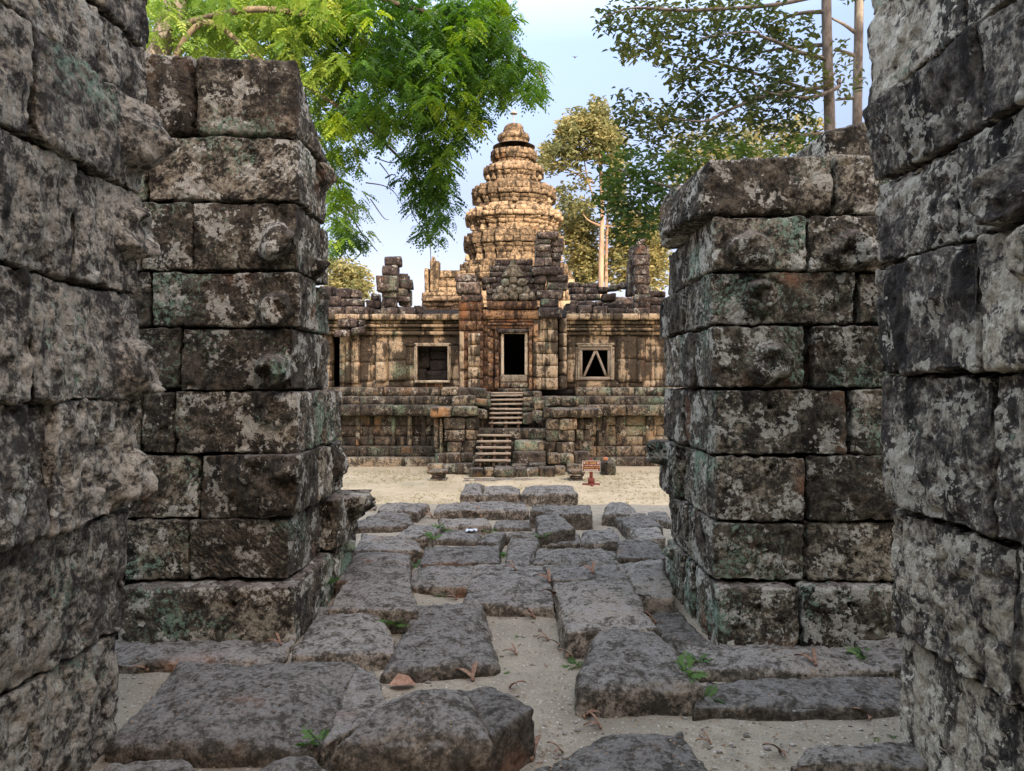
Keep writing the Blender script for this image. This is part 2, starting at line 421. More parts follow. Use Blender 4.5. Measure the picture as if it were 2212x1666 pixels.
M_grass = leaf_mat('dry grass blade', [(.34, .27, .13), (.42, .34, .17), (.30, .30, .12), (.18, .22, .07)], .2)
M_paper = plain_mat('white paper', (.42, .46, .50), (.55, .58, .60), 40, .8, .0)
M_brick = plain_mat('orange brick', (.50, .19, .09), (.58, .26, .13), 30, .85, .2)
M_metal = plain_mat('dull rod metal', (.22, .20, .18), (.32, .29, .26), 30, .5, .0)
# ------------------------------------------------------------------ ground: one sheet
COURT = -1.5
def ground_z(X, Y):
    base = COURT * sstep(9.6, 15.5, Y)
    p = np.stack([X, Y, np.zeros_like(X)], 1)
    n = fbm(p, .9, 3, 3) * .018 + fbm(p, 5, 3, 4) * .008
    far = fbm(p, .12, 3, 6) * .05 * sstep(14, 22, Y)
    return base + n + far
def build_ground():
    s = NT('sandy ground')
    P = s.n('NewGeometry').outputs['Position']
    sep = s.n('SeparateXYZ', {0: P})
    n1 = s.noise(P, .8, 5, .6); n2 = s.noise(P, 9, 7, .7); n3 = s.noise(P, 90, 5, .8); nf = s.noise(s.add(P, (5, 3, 0)), .35, 5, .62)
    sand = s.mix(s.step(s.math('ADD', s.math('MULTIPLY', n2, .5), s.math('MULTIPLY', n3, .5)), .38, .62), (.195, .165, .122), (.355, .305, .228))
    sand = s.mix(s.math('MULTIPLY', s.step(s.math('ADD', s.math('MULTIPLY', n1, .6), s.math('MULTIPLY', n2, .4)), .47, .62), .65), sand, (.15, .126, .094))
    straw = s.mix(s.step(s.math('ADD', s.math('MULTIPLY', n2, .5), s.math('MULTIPLY', n1, .5)), .40, .58), (.425, .338, .21), (.56, .452, .295))
    straw = s.mix(s.math('MULTIPLY', s.step(s.math('ADD', s.math('MULTIPLY', nf, .6), s.math('MULTIPLY', n2, .4)), .54, .64), .7), straw, (.30, .27, .17))
    c = s.mix(s.step(sep.outputs[1], 9.0, 13.0), sand, straw)
    vo = s.n('TexVoronoi', {'Vector': P, 'Scale': 55.0})
    peb = s.math('LESS_THAN', vo.outputs['Distance'], s.math('MULTIPLY', s.n('SeparateColor', {0: vo.outputs['Color']}).outputs[0], .42))
    c = s.mix(s.math('MULTIPLY', peb, .7), c, s.mix(s.n('SeparateColor', {0: vo.outputs['Color']}).outputs[1], (.16, .13, .11), (.55, .50, .43)))
    h = s.math('ADD', s.math('MULTIPLY', n2, 1.0), s.math('ADD', s.math('MULTIPLY', n3, .5), s.math('MULTIPLY', peb, .3)))
    m = s.finish(c, .95, s.n('Bump', {'Strength': .55, 'Distance': .012, 'Height': h}).outputs[0], .15)
    xs = np.concatenate([-np.geomspace(400, 3.4, 40), np.arange(-3.3, 3.31, .03), np.geomspace(3.4, 400, 40)])
    ys = np.concatenate([-np.geomspace(300, 2, 14), np.arange(1.9, 9, .03), np.arange(9, 30, .18), np.geomspace(30, 900, 26)])
    X, Y = np.meshgrid(xs, ys, indexing='ij')
    V = np.stack([X.ravel(), Y.ravel(), ground_z(X.ravel(), Y.ravel())], 1)
    idx = np.arange(V.shape[0]).reshape(X.shape)
    F = np.stack([idx[:-1, :-1], idx[1:, :-1], idx[1:, 1:], idx[:-1, 1:]], -1).reshape(-1, 4)
    o = MB().add(V, F).build('ground', m)
    tag(o, 'pale sandy ground with dry grass running from the gate into the courtyard', 'ground', kind='structure')
build_ground()
def gz(x, y): return float(ground_z(np.array([x]), np.array([y]))[0])

# ------------------------------------------------------------------ gate piers (front face at Y0, passage reveal on the inner side)
seedn = [100]
def nxt(): seedn[0] += 1; return seedn[0]
def front_pier(root, sgn, Y0, rows, mat, back_x):
    """rows: y top, y bottom, front blocks as pixel spans, far end Y of the passage reveal, reveal splits, options"""
    for ri, (yt, yb, spans, yend, opt) in enumerate(rows):
        zt, zb = wz(yt, Y0), wz(yb, Y0)
        if ri == len(rows) - 1: zb -= .15
        proud = opt.get('proud', 0)
        for bi, (xa, xb) in enumerate(spans):
            corner = (bi == len(spans) - 1) if sgn < 0 else (bi == 0)
            s = nxt(); rr = random.Random(s)
            yd = opt.get('cdepth', .62) if corner else .55
            f = Y0 - proud + rr.uniform(-.014, .014)
            c = box8(wx(xa, Y0) + .002, wx(xb, Y0) - .002, f, Y0 + yd, zb + .002, zt - .002)
            c[:, 1] += np.array([rr.uniform(-.012, .012) for _ in range(8)])
            c[:, 2] += np.array([rr.uniform(-.005, .005) for _ in range(8)])
            if corner and 'warp' in opt:
                for k, dv in opt['warp'].items(): c[k] += np.array(dv)
            if corner and 'wide' in opt: c[[1, 3, 5, 7] if sgn < 0 else [0, 2, 4, 6], 0] += -sgn * opt['wide']
            kn = [k for k in opt.get('knobs', []) if (corner if k[-1] == 'c' else not corner)]
            kn = [tuple(k[:-1]) for k in kn]
            sobj('stone_block', c, mat, root, r=opt.get('r', .013), cell=.0125 if (xb > 250 and xa < 1930) else .05, amp=.0115, seed=s, knobs=kn, holes=opt.get('holes', []), chip=.6)
        xi = wx(spans[-1][1] if sgn < 0 else spans[0][0], Y0)
        ya = Y0 + opt.get('cdepth', .62) + .01
        cuts = [ya] + opt.get('cuts', []) + [yend]
        for a, b in zip(cuts[:-1], cuts[1:]):
            if b - a < .08: continue
            s = nxt(); rr = random.Random(s)
            dx = rr.uniform(-.02, .02) + (opt.get('endout', 0) if b == yend else 0)
            x0, x1 = (xi - .75, xi + dx) if sgn < 0 else (xi - dx, xi + .75)
            c = box8(x0, x1, a + .002, b - .002, zb + .002, zt - .002)
            c[:, 0] += np.array([rr.uniform(-.012, .012) for _ in range(8)])
            kn = [tuple(k) for k in opt.get('eknobs', [])] if b == yend else []
            sobj('stone_block', c, mat, root, r=.02, cell=.0145, amp=.013, seed=s, chip=.9, flute=.4, knobs=kn)
        # heart of the wall behind the facing stones
        x0, x1 = (back_x, xi - .55) if sgn < 0 else (xi + .55, back_x)
        sobj('wall_core', box8(x0, x1, Y0 + .35, yend - .05, zb - .03, zt - .04 if ri == 0 else zt + .03), mat, root, r=.02, cell=.12, amp=.01, seed=nxt())

LP = empty('stone_pier', (-2.2, 5.4, 0), 'tall dark gate pier of coursed sandstone, left of the view to the temple', 'gate pier')
Y0 = 4.64
KL = lambda px, py: W(px, py, Y0)
rowsL = [
    (113, 291, [(70, 300), (300, 415), (417, 640)], 5.40, dict(r=.04, cdepth=.75, warp={7: (-.05, -.36, -.13), 3: (.04, 0, 0), 5: (0, .02, -.02)}, holes=[(KL(515, 160), .022, .05)])),
    (293, 434, [(60, 313), (315, 642)], 5.45, dict(cdepth=.5, eknobs=[((-1.36, 5.27, wz(352, 5.27)), .19, .14, (1, -.1, -.02), 1)], warp={1: (.02, 0, 0)})),
    (436, 584, [(90, 300), (302, 413), (415, 642)], 5.48, dict(knobs=[((*KL(600, 520),), .13, .13, (.15, -1, -.1), 'c'), ((-1.37, 5.05, wz(575, 5.05)), .08, .08, (1, 0, 0), 'c')])),
    (586, 705, [(40, 258), (260, 322), (325, 636)], 5.66, dict(cdepth=.5, wide=.02, knobs=[((*KL(590, 668),), .12, .12, (.3, -1, 0), 'c')], eknobs=[((-1.38, 5.32, wz(635, 5.32)), .13, .08, (1, -.2, 0), 1)])),
    (707, 844, [(120, 387), (390, 634)], 5.62, dict(knobs=[((*KL(592, 795),), .12, .21, (.12, -1, -.05), 'c')], cuts=[])),
    (846, 981, [(60, 300), (302, 375), (378, 642)], 5.86, dict(cdepth=.7, knobs=[((*KL(585, 885),), .14, .05, (.1, -1, 0), 'c')])),
    (983, 1121, [(120, 428), (432, 640)], 6.02, dict(cdepth=.55, warp={5: (.03, 0, 0)}, knobs=[((*KL(585, 1040),), .26, .085, (.25, -1, .1), 'c')], cuts=[5.6], eknobs=[((-1.37, 5.8, wz(985, 5.8)), .18, .06, (1, 0, 0), 0)])),
    (1123, 1254, [(60, 268), (270, 406), (408, 624)], 6.18, dict(cdepth=.8, endout=.12, eknobs=[((-1.38, 5.95, 1.6 - .215 * 5.95 * .62), .3, .16, (1, .1, .1), 0)])),
    (1256, 1386, [(100, 268), (270, 648)], 6.32, dict(proud=.10, cdepth=.9, r=.03, cuts=[5.75], holes=[(W(502, 1308, Y0 - .1), .022, .05)], eknobs=[((-1.36, 5.9, .33), .08, .07, (1, 0, 0), 0)])),
]
front_pier(LP, -1, Y0, rowsL, M_gate, -3.4)

RP = empty('stone_pier', (2.2, 5.2, 0), 'shorter gate pier with pale and green lichen, right of the view to the temple', 'gate pier')
Y1 = 4.56
KR = lambda px, py: W(px, py, Y1)
XR = wx(1540, Y1)
rowsR = [
    (331, 463, [(1512, 1803), (1806, 1905)], 5.75, dict(r=.03, cdepth=.66, warp={4: (.06, .0, -.02), 6: (-.12, .05, -.16), 2: (-.13, .0, -.02), 0: (-.02, 0, 0)})),
    (465, 584, [(1543, 1745), (1748, 2050)], 5.95, dict(warp={2: (-.06, 0, 0), 6: (-.03, 0, 0)}, knobs=[((*KR(1625, 540),), .15, .11, (-.1, -1, 0), 'c'), ((*KR(1835, 540),), .15, .13, (.1, -1, 0), 'n')])),
    (586, 702, [(1536, 1852), (1856, 2060)], 6.08, dict(cdepth=.7, knobs=[((*KR(1640, 640),), .12, .14, (0, -1, .1), 'c')])),
    (704, 838, [(1536, 1740), (1758, 2060)], 5.95, dict(cdepth=.45, wide=-.01, cuts=[5.36], knobs=[((*KR(1660, 785),), .14, .11, (0, -1, 0), 'c')])),
    (840, 983, [(1541, 1829), (1840, 2060)], 6.08, dict(cdepth=.6, holes=[(KR(1665, 880), .018, .04)], cuts=[5.4])),
    (985, 1128, [(1545, 1742), (1745, 2060)], 5.98, dict(cdepth=.55, endout=.05, holes=[(KR(1668, 1012), .018, .04), (KR(1658, 1022), .014, .03)], cuts=[5.45], eknobs=[((XR, 5.85, wz(975, 5.85)), .13, .13, (-1, -.1, .12), 0)])),
    (1130, 1258, [(1540, 1740), (1743, 2060)], 5.9, dict(cdepth=.5, holes=[(KR(1640, 1185), .02, .04), (KR(1855, 1200), .022, .04), (KR(1672, 1208), .012, .03)], cuts=[5.3], eknobs=[((XR, 5.62, .72), .07, .06, (-1, 0, 0), 0)])),
    (1260, 1396, [(1543, 1722), (1725, 1930), (1933, 2120)], 5.96, dict(proud=.07, r=.022, cdepth=.5, cuts=[5.35], holes=[(W(1640, 1315, Y1 - .07), .022, .05), (W(1690, 1345, Y1 - .07), .02, .04), (W(1835, 1305, Y1 - .07), .02, .05)], eknobs=[((XR, 5.7, .35), .10, .06, (-1, 0, 0), 0)])),
]
front_pier(RP, 1, Y1, rowsR, M_gate, 3.4)
# taller stones still standing on the back of the right pier
for (xa, xb, yt, yb, ya, yb2) in [(1782, 1985, 240, 352, 5.35, 6.0), (1803, 1900, 352, 466, 5.30, 6.0), (1905, 2140, 352, 466, 5.3, 6.0)]:
    s = nxt()
    c = box8(wx(xa, ya), wx(xb, ya), ya, yb2, wz(yb, ya), wz(yt, ya) - .0)
    if yt == 240: c[[4, 6], 2] -= .12
    sobj('stone_block', c, M_gate, RP, r=.04, cell=.016, amp=.010, seed=s)

# ------------------------------------------------------------------ inner door jambs close on either side of the camera
def jamb(root, sgn, zs, rows, mat, far):
    """zs: course heights from the top; rows: (far edge px, far Y, joints Y (descending), knobs, options)"""
    for k, (pxe, ye, joints, knobs, opt) in enumerate(rows):
        zt, zb = zs[k], zs[k + 1]
        cuts = [ye] + joints + [1.3]
        for b, a in zip(cuts[:-1], cuts[1:]):
            s = nxt(); rr = random.Random(s)
            xe = wx(pxe, ye) + sgn * rr.uniform(0, .015)
            x0, x1 = (xe - .85, xe) if sgn < 0 else (xe, xe + .85)
            c = box8(x0, x1, a + .002, b - .002, zb + .002, zt - .002)
            c[:, 0] += np.array([rr.uniform(-.014, .014) for _ in range(8)])
            c[:, 2] += np.array([rr.uniform(-.006, .006) for _ in range(8)])
            if b == ye and 'warp' in opt:
                for kk, dv in opt['warp'].items(): c[kk] += np.array(dv)
            kn = [q for q in knobs if a < q[0][1] <= b + .02]
            sobj('stone_block', c, mat, root, r=opt.get('r', .015), cell=.0095, amp=opt.get('amp', .0165) * .72, seed=s, knobs=kn, chip=.7, flute=opt.get('flute', .9), nmax=150,
                 holes=[h for h in opt.get('holes', []) if a < h[0][1] <= b])
        xe = wx(pxe, ye)
        x0, x1 = (xe - .85, xe + .02) if sgn < 0 else (xe - .02, xe + .85)
        sobj('stone_block', box8(x0, x1, -.6, 1.29, zb + .004, zt - .004), mat, root, r=.04, cell=.09, amp=.014, seed=nxt())
        x0, x1 = (xe - 1.2, xe - .7) if sgn < 0 else (xe + .7, xe + 1.2)
        sobj('wall_core', box8(x0, x1, -.6, ye - .12, zb - .03, zt + .03), mat, root, r=.02, cell=.15, amp=.01, seed=nxt())

LJ = empty('door_jamb', (-2.1, 2.2, 0), 'deeply pitted grey stone jamb wall with projecting lumps, filling the left edge', 'stone wall')
jamb(LJ, -1, [3.62, 3.12, 2.83, 2.44, 2.0, 1.54, 1.056, .52, -.2], [
    (327, 3.38, [2.95], [], dict()),
    (326, 3.35, [2.7], [], dict()),
    (318, 3.30, [2.52], [((-1.63, 3.20, 2.66), .17, .16, (1, .2, -.02), 1)], dict(warp={1: (.03, 0, 0)})),
    (312, 3.30, [2.79], [((-1.66, 3.22, 2.27), .14, .09, (1, .3, 0), 0)], dict()),
    (302, 3.30, [2.57], [((-1.66, 3.20, 1.67), .13, .10, (1, .4, 0), 0)], dict(flute=1.2)),
    (298, 3.30, [2.70], [((-1.68, 3.24, 1.21), .12, .07, (1, .4, 0), 0)], dict(flute=1.3, amp=.02)),
    (282, 3.30, [2.42], [], dict(flute=1.2, warp={1: (-.05, 0, 0)})),
    (258, 3.30, [2.30], [], dict(flute=1.2, amp=.02)),
], M_jambL, 3.3)
RJ = empty('door_jamb', (2.0, 2.2, 0), 'pale blotched stone jamb wall with round knob, filling the right edge', 'stone wall')
jamb(RJ, 1, [3.6, 3.15, 2.77, 2.44, 2.086, 1.645, 1.096, .583, -.2], [
    (1872, 3.14, [2.5], [], dict()),
    (1866, 3.14, [2.46], [], dict(flute=.4)),
    (1858, 3.14, [2.39], [], dict(flute=.4, warp={0: (.06, 0, 0), 2: (.05, 0, .02)})),
    (1886, 3.10, [2.56], [((1.49, 2.26, 2.17), .125, .10, (-1, 0, .05), 0)], dict(flute=.5)),
    (1884, 3.10, [2.41], [((1.5, 2.18, 1.99), .09, .04, (-1, 0, 0), 0)], dict(flute=.6, holes=[((1.5, 2.60, 1.74), .15, .018)])),
    (1900, 3.10, [2.41], [], dict(flute=1.0)),
    (1915, 3.10, [2.33], [], dict(flute=1.1, amp=.02)),
    (1928, 3.10, [], [((1.58, 2.62, .10), .13, .07, (-1, 0, .1), 1)], dict(flute=.25, amp=.016)),
], M_jambR, 3.1)

# ------------------------------------------------------------------ paving slabs, each a loose stone
def slab(label, quad, top=.13, bottom=None, z7q=True, mat=None, base=-.10, seed=None, dome=.015, group=None, r=.022, holes=(), amp=.016, name='paving_stone', cat='paving stone', skew=.03):
    """quad: TL TR BR BL of the top face in photo pixels; bottom: pixel row where its front face meets the sand"""
    q = [z7(*p) for p in quad] if z7q else list(quad)
    if bottom is not None:
        yb = z7(0, bottom)[1] if z7q else bottom
        Yb = EYE * FPX / (yb - CY)
        yt = (q[2][1] + q[3][1]) / 2
        top = float(np.clip(EYE - (yt - CY) * Yb / FPX, .05, .5))
    P = [onz(px, py, top) for px, py in q]
    cen = np.mean(P, 0)
    P = [p + (p - cen) / np.linalg.norm(p - cen) * (.05 if cen[1] < 5.6 else .028 if cen[1] < 7 else .008) for p in P]
    c = np.zeros((8, 3))
    for i, j in ((6, 0), (7, 1), (5, 2), (4, 3)): c[i] = P[j]
    cen = np.mean(P, 0)
    for i in range(4):
        c[i] = c[i + 4] + (c[i + 4] - cen) * skew
        c[i, 2] = base
    s = nxt() if seed is None else seed
    rr = random.Random(s)
    c[4:, 2] += [rr.uniform(-.012, .012) for _ in range(4)]
    near = cen[1] < 5.5
    hs = [(onz(*(z7(*h[:2]) if z7q else h[:2]), top + dome * .6), h[2], h[3]) for h in holes]
    V, F = stone(c, r=r, cell=.013 if near else .02, amp=amp * 1.05, pit_k=.5, seed=s, dome=dome, holes=hs, chip=1.0, nmax=150)
    o = MB().add(V, F).build(name, mat or M_slab)
    recentre(o)
    return tag(o, label, cat, group)
SG = 'paving slabs of the gate passage'
S = lambda label, quad, **k: slab(label, quad, group=SG, **k)
# back rows by the courtyard
S('round topped block, left of the three furthest blocks before the courtyard', [(905, 42), (1015, 42), (1000, 98), (876, 96)], top=.14, base=-.6, dome=.07)
S('middle block of the three furthest blocks before the courtyard', [(1012, 56), (1205, 58), (1208, 96), (1000, 95)], top=.15, base=-.6, dome=.05)
S('wide block with two holes, right of the three furthest blocks before the courtyard', [(1232, 50), (1500, 48), (1520, 98), (1216, 94)], top=.16, base=-.6, dome=.05)
S('reddish brown block left of the long kerb block, orange on its right side', [(470, 140), (706, 138), (640, 196), (415, 182)], bottom=252, base=-.3)
S('long kerb block lying across the passage end under the three furthest blocks', [(752, 138), (1225, 138), (1252, 182), (724, 182)], bottom=238, base=-.3, dome=.01)
S('square kerb block with four round holes in its front face', [(1272, 153), (1592, 153), (1600, 196), (1264, 190)], bottom=292, base=-.3, dome=.01, holes=[])
S('upright dark block at the right end of the kerb row with a ridged top', [(1690, 143), (1805, 141), (1858, 202), (1655, 198)], bottom=278, base=-.3, dome=.04)
S('long beam stone running away on the right of the kerb row', [(1718, 205), (1895, 198), (2000, 268), (1800, 280)], bottom=345, base=-.2)
S('front piece of the beam stones next to the right pier', [(1806, 280), (1965, 268), (2010, 332), (1850, 342)], top=.16)
S('low flat block at the far right against the right pier', [(1905, 190), (2010, 186), (2050, 250), (1905, 222)], bottom=275, base=-.3)
S('small block at the far left beside the protruding pier stone', [(345, 133), (412, 130), (416, 165), (318, 172)], bottom=196, base=-.3)
S('grooved long slab in the left of the second row, behind the brown block', [(440, 192), (602, 206), (632, 250), (345, 214)], top=.12)
S('broad flat slab at the left edge, below the grooved slab', [(310, 226), (545, 236), (586, 266), (284, 268)], bottom=312)
S('slab in front of the long kerb block, its top sloping left', [(758, 229), (1022, 222), (1046, 272), (792, 268)], top=.11)
S('slab left of the one with white paper, lower left of the long kerb block', [(612, 256), (784, 266), (702, 346), (520, 322)], top=.11)
S('small reddish slab below the joint of the kerb blocks', [(1080, 238), (1252, 236), (1272, 280), (1060, 276)], bottom=306)
S('slanted wedge slab in front of the block with four holes', [(1292, 222), (1405, 197), (1507, 288), (1305, 312)], top=.17)
S('flat slab carrying the scrap of white paper', [(822, 282), (1010, 286), (968, 352), (732, 346)], bottom=376)
S('small slab right of the slab with white paper, above the tall weed', [(1040, 300), (1132, 305), (1092, 366), (968, 352)], top=.11)
S('thin pale slab edge below the small reddish slab', [(1140, 308), (1318, 312), (1312, 330), (1125, 326)], top=.09)
S('narrow slab standing between the two upright weeds', [(1150, 334), (1312, 334), (1272, 458), (1122, 460)], top=.12)
S('low slab in front of the wedge slab, brown along its front', [(1342, 316), (1532, 312), (1540, 366), (1320, 376)], bottom=402)
S('block between the low brown fronted slab and the right pier', [(1552, 300), (1722, 282), (1762, 346), (1542, 360)], bottom=428)
S('slab against the foot of the right pier, fourth row', [(1752, 346), (1965, 350), (2012, 432), (1742, 442)], top=.14)
S('slab close to the left pier below the broad flat slab', [(345, 316), (622, 330), (662, 402), (308, 402)], top=.13)
S('dark cracked slab beside the foot of the left pier, above the twin holed one', [(300, 406), (602, 404), (592, 562), (196, 562)], top=.15, dome=.03)
S('smooth square slab left of the tall weed', [(692, 380), (1086, 376), (1082, 468), (660, 466)], top=.12)
S('slab with two small holes in the middle of the passage, soil showing before it', [(650, 467), (954, 466), (920, 600), (588, 578)], bottom=652, holes=[(735, 560, .02, .03), (790, 572, .02, .03)])
S('big slab with a flaked hollow and a pair of holes, heading the sand channel', [(960, 472), (1342, 470), (1392, 712), (902, 692)], bottom=772, dome=.03, holes=[(1112, 650, .022, .03), (1178, 652, .022, .03)])
S('wide slab right of the second upright weed', [(1322, 396), (1722, 404), (1734, 470), (1282, 462)], top=.12)
S('slab with a dry winged seed on it, right of the big hollow slab', [(1345, 474), (1720, 470), (1800, 560), (1400, 566)], top=.13)
S('rounded slab close to the right pier, its right side worn down', [(1732, 464), (1985, 456), (2062, 636), (1856, 642)], top=.16, dome=.03)
S('long slab sloping into the right side of the sand channel', [(1404, 570), (1792, 562), (1932, 812), (1470, 838)], top=.17, dome=.045)
S('massive humped slab with layered front, right of the sand channel', [(1650, 838), (1952, 836), (2190, 1120), (1512, 1146)], bottom=1292, dome=.05, r=.06)
S('slab with two tiny holes between the dark cracked slab and the uneven chipped one', [(270, 562), (575, 562), (628, 722), (176, 704)], top=.17, dome=.035)
S('uneven slab with twin holes and a chipped left corner near the left pier', [(125, 706), (430, 702), (502, 960), (-30, 964)], bottom=1052, dome=.04, holes=[(148, 836, .024, .03), (220, 834, .024, .03)])
S('large raised slab with a dark front face, left of the sand channel', [(640, 712), (992, 706), (1072, 1000), (458, 1046)], bottom=1112, dome=.04, r=.06)
S('huge flat slab filling the lower left, a step cut along its front', [(396, 1424), (768, 1432), (690, 1600), (245, 1594)], bottom=1652, z7q=False, dome=.04, r=.05)
S('right shoulder of the huge lower left slab, sloping down to the sand', [(766, 1440), (806, 1446), (830, 1520), (700, 1600)], top=.16, z7q=False, dome=.0)
S('boulder like slab with a dowel hole in its front at the bottom of the picture', [(862, 1508), (1000, 1490), (1052, 1586), (722, 1600)], top=.24, z7q=False, dome=.06, r=.07)
S('right hand piece of the boulder like slab, split off by a crack', [(1004, 1492), (1068, 1490), (1130, 1524), (1062, 1580)], top=.22, z7q=False, dome=.02)
S('cracked flush slab sunk in the sand at the bottom right of the channel', [(1310, 1594), (1460, 1586), (1540, 1700), (1100, 1700)], top=.045, z7q=False, dome=.015, base=-.2)
S('long low slab lying across the bottom of the right pier, nearer one', [(1545, 1466), (1925, 1450), (1985, 1520), (1512, 1528)], bottom=1548, z7q=False, dome=.02)
S('long low slab directly below the right pier plinth', [(1500, 1397), (1826, 1394), (1872, 1440), (1486, 1446)], top=.06, z7q=False, dome=.02)
S('small slab corner wedged between the right pier and the pale jamb', [(1858, 1388), (1985, 1384), (2010, 1432), (1885, 1440)], top=.07, z7q=False)
S('dark slab corner poking up at the bottom beside the pale jamb', [(1770, 1612), (1985, 1608), (2050, 1656), (1725, 1650)], top=.12, z7q=False, dome=.02)
S('pale rounded slab tip at the bottom edge before the huge slab', [(600, 1640), (660, 1634), (740, 1690), (540, 1690)], top=.10, z7q=False, dome=.03)
S('slab tip in the bottom left corner beside the pitted jamb', [(250, 1652), (380, 1650), (420, 1710), (200, 1710)], top=.10, z7q=False, dome=.01)
S('flat threshold slab in front of the left pier', [(262, 1386), (620, 1384), (590, 1424), (240, 1432)], top=.05, z7q=False, dome=.01)
S('sunken pale slab along the foot of the right pier passage side', [(1386, 1300), (1440, 1296), (1540, 1390), (1450, 1396)], top=.03, z7q=False, dome=.01)
S('sunken slab at the inner foot of the left pier', [(690, 1270), (730, 1268), (690, 1310), (640, 1360)], top=.03, z7q=False, dome=.01)
# ------------------------------------------------------------------ temple front (about 25 to 34 m away)
G0 = COURT - .12
def masonry(mb, x0, x1, yf, depth, zs, blen=.75, jit=.02, r=.035, holes=(), cell=.16, skip=0.0, amp=.016, ends=0):
    """courses of separate stones between heights zs (ascending); holes are left open"""
    for k in range(len(zs) - 1):
        za, zb = zs[k], zs[k + 1]
        xs = [x0]; x = x0
        while x < x1 - .01:
            L = blen * rnd.uniform(.55, 1.4)
            x = x1 if x1 - x - L < blen * .45 else x + L
            xs.append(x)
        cuts = [(a, b) for a, b in zip(xs[:-1], xs[1:])]
        for h in holes:
            if h[2] < zb - .02 and h[3] > za + .02:
                out = []
                for a, b in cuts:
                    if b <= h[0] + .01 or a >= h[1] - .01: out.append((a, b)); continue
                    if a < h[0] - .05: out.append((a, h[0]))
                    if b > h[1] + .05: out.append((h[1], b))
                cuts = out
        for a, b in cuts:
            if skip and rnd.random() < skip: continue
            j = rnd.uniform(-jit, jit)
            c = box8(a + .0015, b - .0015, yf + j, yf + depth, za + .002, zb - .002)
            c[:, 0] += [rnd.uniform(-.008, .008) for _ in range(8)]
            c[:, 2] += [rnd.uniform(-.008, .008) for _ in range(8)]
            s = nxt()
            V, F = stone(c, r=r * .45, cell=cell, amp=amp * (.45 if r < .03 else .75), seed=s, chip=.2 if r < .03 else .8)
            mb.add(V, F)
    return mb
def block(mb, px0, px1, py0, py1, Y, depth=.6, r=.05, tilt=0.0, cell=.09, amp=.02):
    c = box8(wx(px0, Y), wx(px1, Y), Y, Y + depth, wz(py1, Y), wz(py0, Y))
    if tilt:
        c[[1, 3, 5, 7], 2] += tilt; c[[0, 2, 4, 6], 2] -= tilt
    c += np.array([[rnd.uniform(-.015, .015) for _ in range(3)] for _ in range(8)])
    V, F = stone(c, r=r * .6, cell=cell, amp=amp, seed=nxt(), chip=1.2)
    return mb.add(V, F)
def moulding(mb, x0, x1, Y, steps):
    """horizontal string courses: (py top, py bottom, projection)"""
    for (a, b, pr) in steps:
        x = x0
        while x < x1 - .01:
            L = rnd.uniform(.9, 1.7); e = x1 if x1 - x - L < .6 else x + L
            V, F = stone(box8(x + .003, e - .003, Y - pr + rnd.uniform(-.012, .012), Y + .3, wz(b, Y), wz(a, Y)), r=min(.035, (wz(a, Y) - wz(b, Y)) * .4), cell=.09, amp=.010, seed=nxt(), chip=1.0)
            mb.add(V, F); x = e
    return mb
YF = 30.5
X_ = lambda px: wx(px, YF)
Z_ = lambda py: wz(py, YF)
TP = empty('gallery_building', (0.05, 30.5, COURT), 'long stained stone gallery with two windows and a central porch door on a stepped base', 'temple')
xl, xr = wx(560, YF), wx(1640, YF)
fl = Z_(836)                         # gallery floor
# --- stepped base
def tier(name, y0, y1, Y, xa, xb, n, depth=2.0, blen=.8, r=.05, m=None):
    mb = MB()
    zs = list(np.linspace(wz(y1, Y), wz(y0, Y), n + 1))
    masonry(mb, wx(xa, Y), wx(xb, Y), Y, depth, zs, blen=blen, r=r, jit=.03)
    return mb.build(name, m or M_terrace, TP)
def tierz(name, z0, z1, Y, xa, xb, n, **k):
    mb = MB(); masonry(mb, xa, xb, Y, k.get('depth', 2.0), list(np.linspace(z0, z1, n + 1)), blen=k.get('blen', .8), r=k.get('r', .05), jit=.03)
    return mb.build(name, M_terrace, TP)
for (xa, xb) in ((520, 950), (1245, 1680)):
    tierz('plinth', G0, wz(988, 28.3), 28.3, wx(xa, 28.3), wx(xb, 28.3), 1, depth=1.2, blen=1.2)
    tier('plinth', 964.5, 988.5, 28.62, xa, xb, 1, 1.2, 1.1)
    tier('base_wall', 897.5, 965, 29.0, xa, xb, 3, 2.0, .95, .03)
    tier('base_cornice', 875, 898.5, 28.55, xa, xb, 1, 1.6, 1.4, .06)
    tier('terrace_step', 856, 876.5, 29.2, xa, xb, 1, 1.6, 1.1, .05)
    tier('terrace_step', 836.5, 857, 29.75, xa, xb, 1, 1.6, 1.1, .05)
# flutings of the base wall on the left
for (px, pw, Y, dp, r_) in ((768, 9, 28.93, .2, .03), (797, 9, 28.93, .2, .03), (845, 9, 28.93, .2, .03), (880, 9, 28.93, .2, .03), (912, 9, 28.93, .2, .03), (1288, 26, 28.9, .25, .05), (1330, 22, 28.9, .25, .05), (1395, 20, 28.9, .25, .05)):
    mb = MB(); block(mb, px, px + pw, 899, 964, Y, dp, r_); mb.build('base_pilaster', M_terrace, TP)
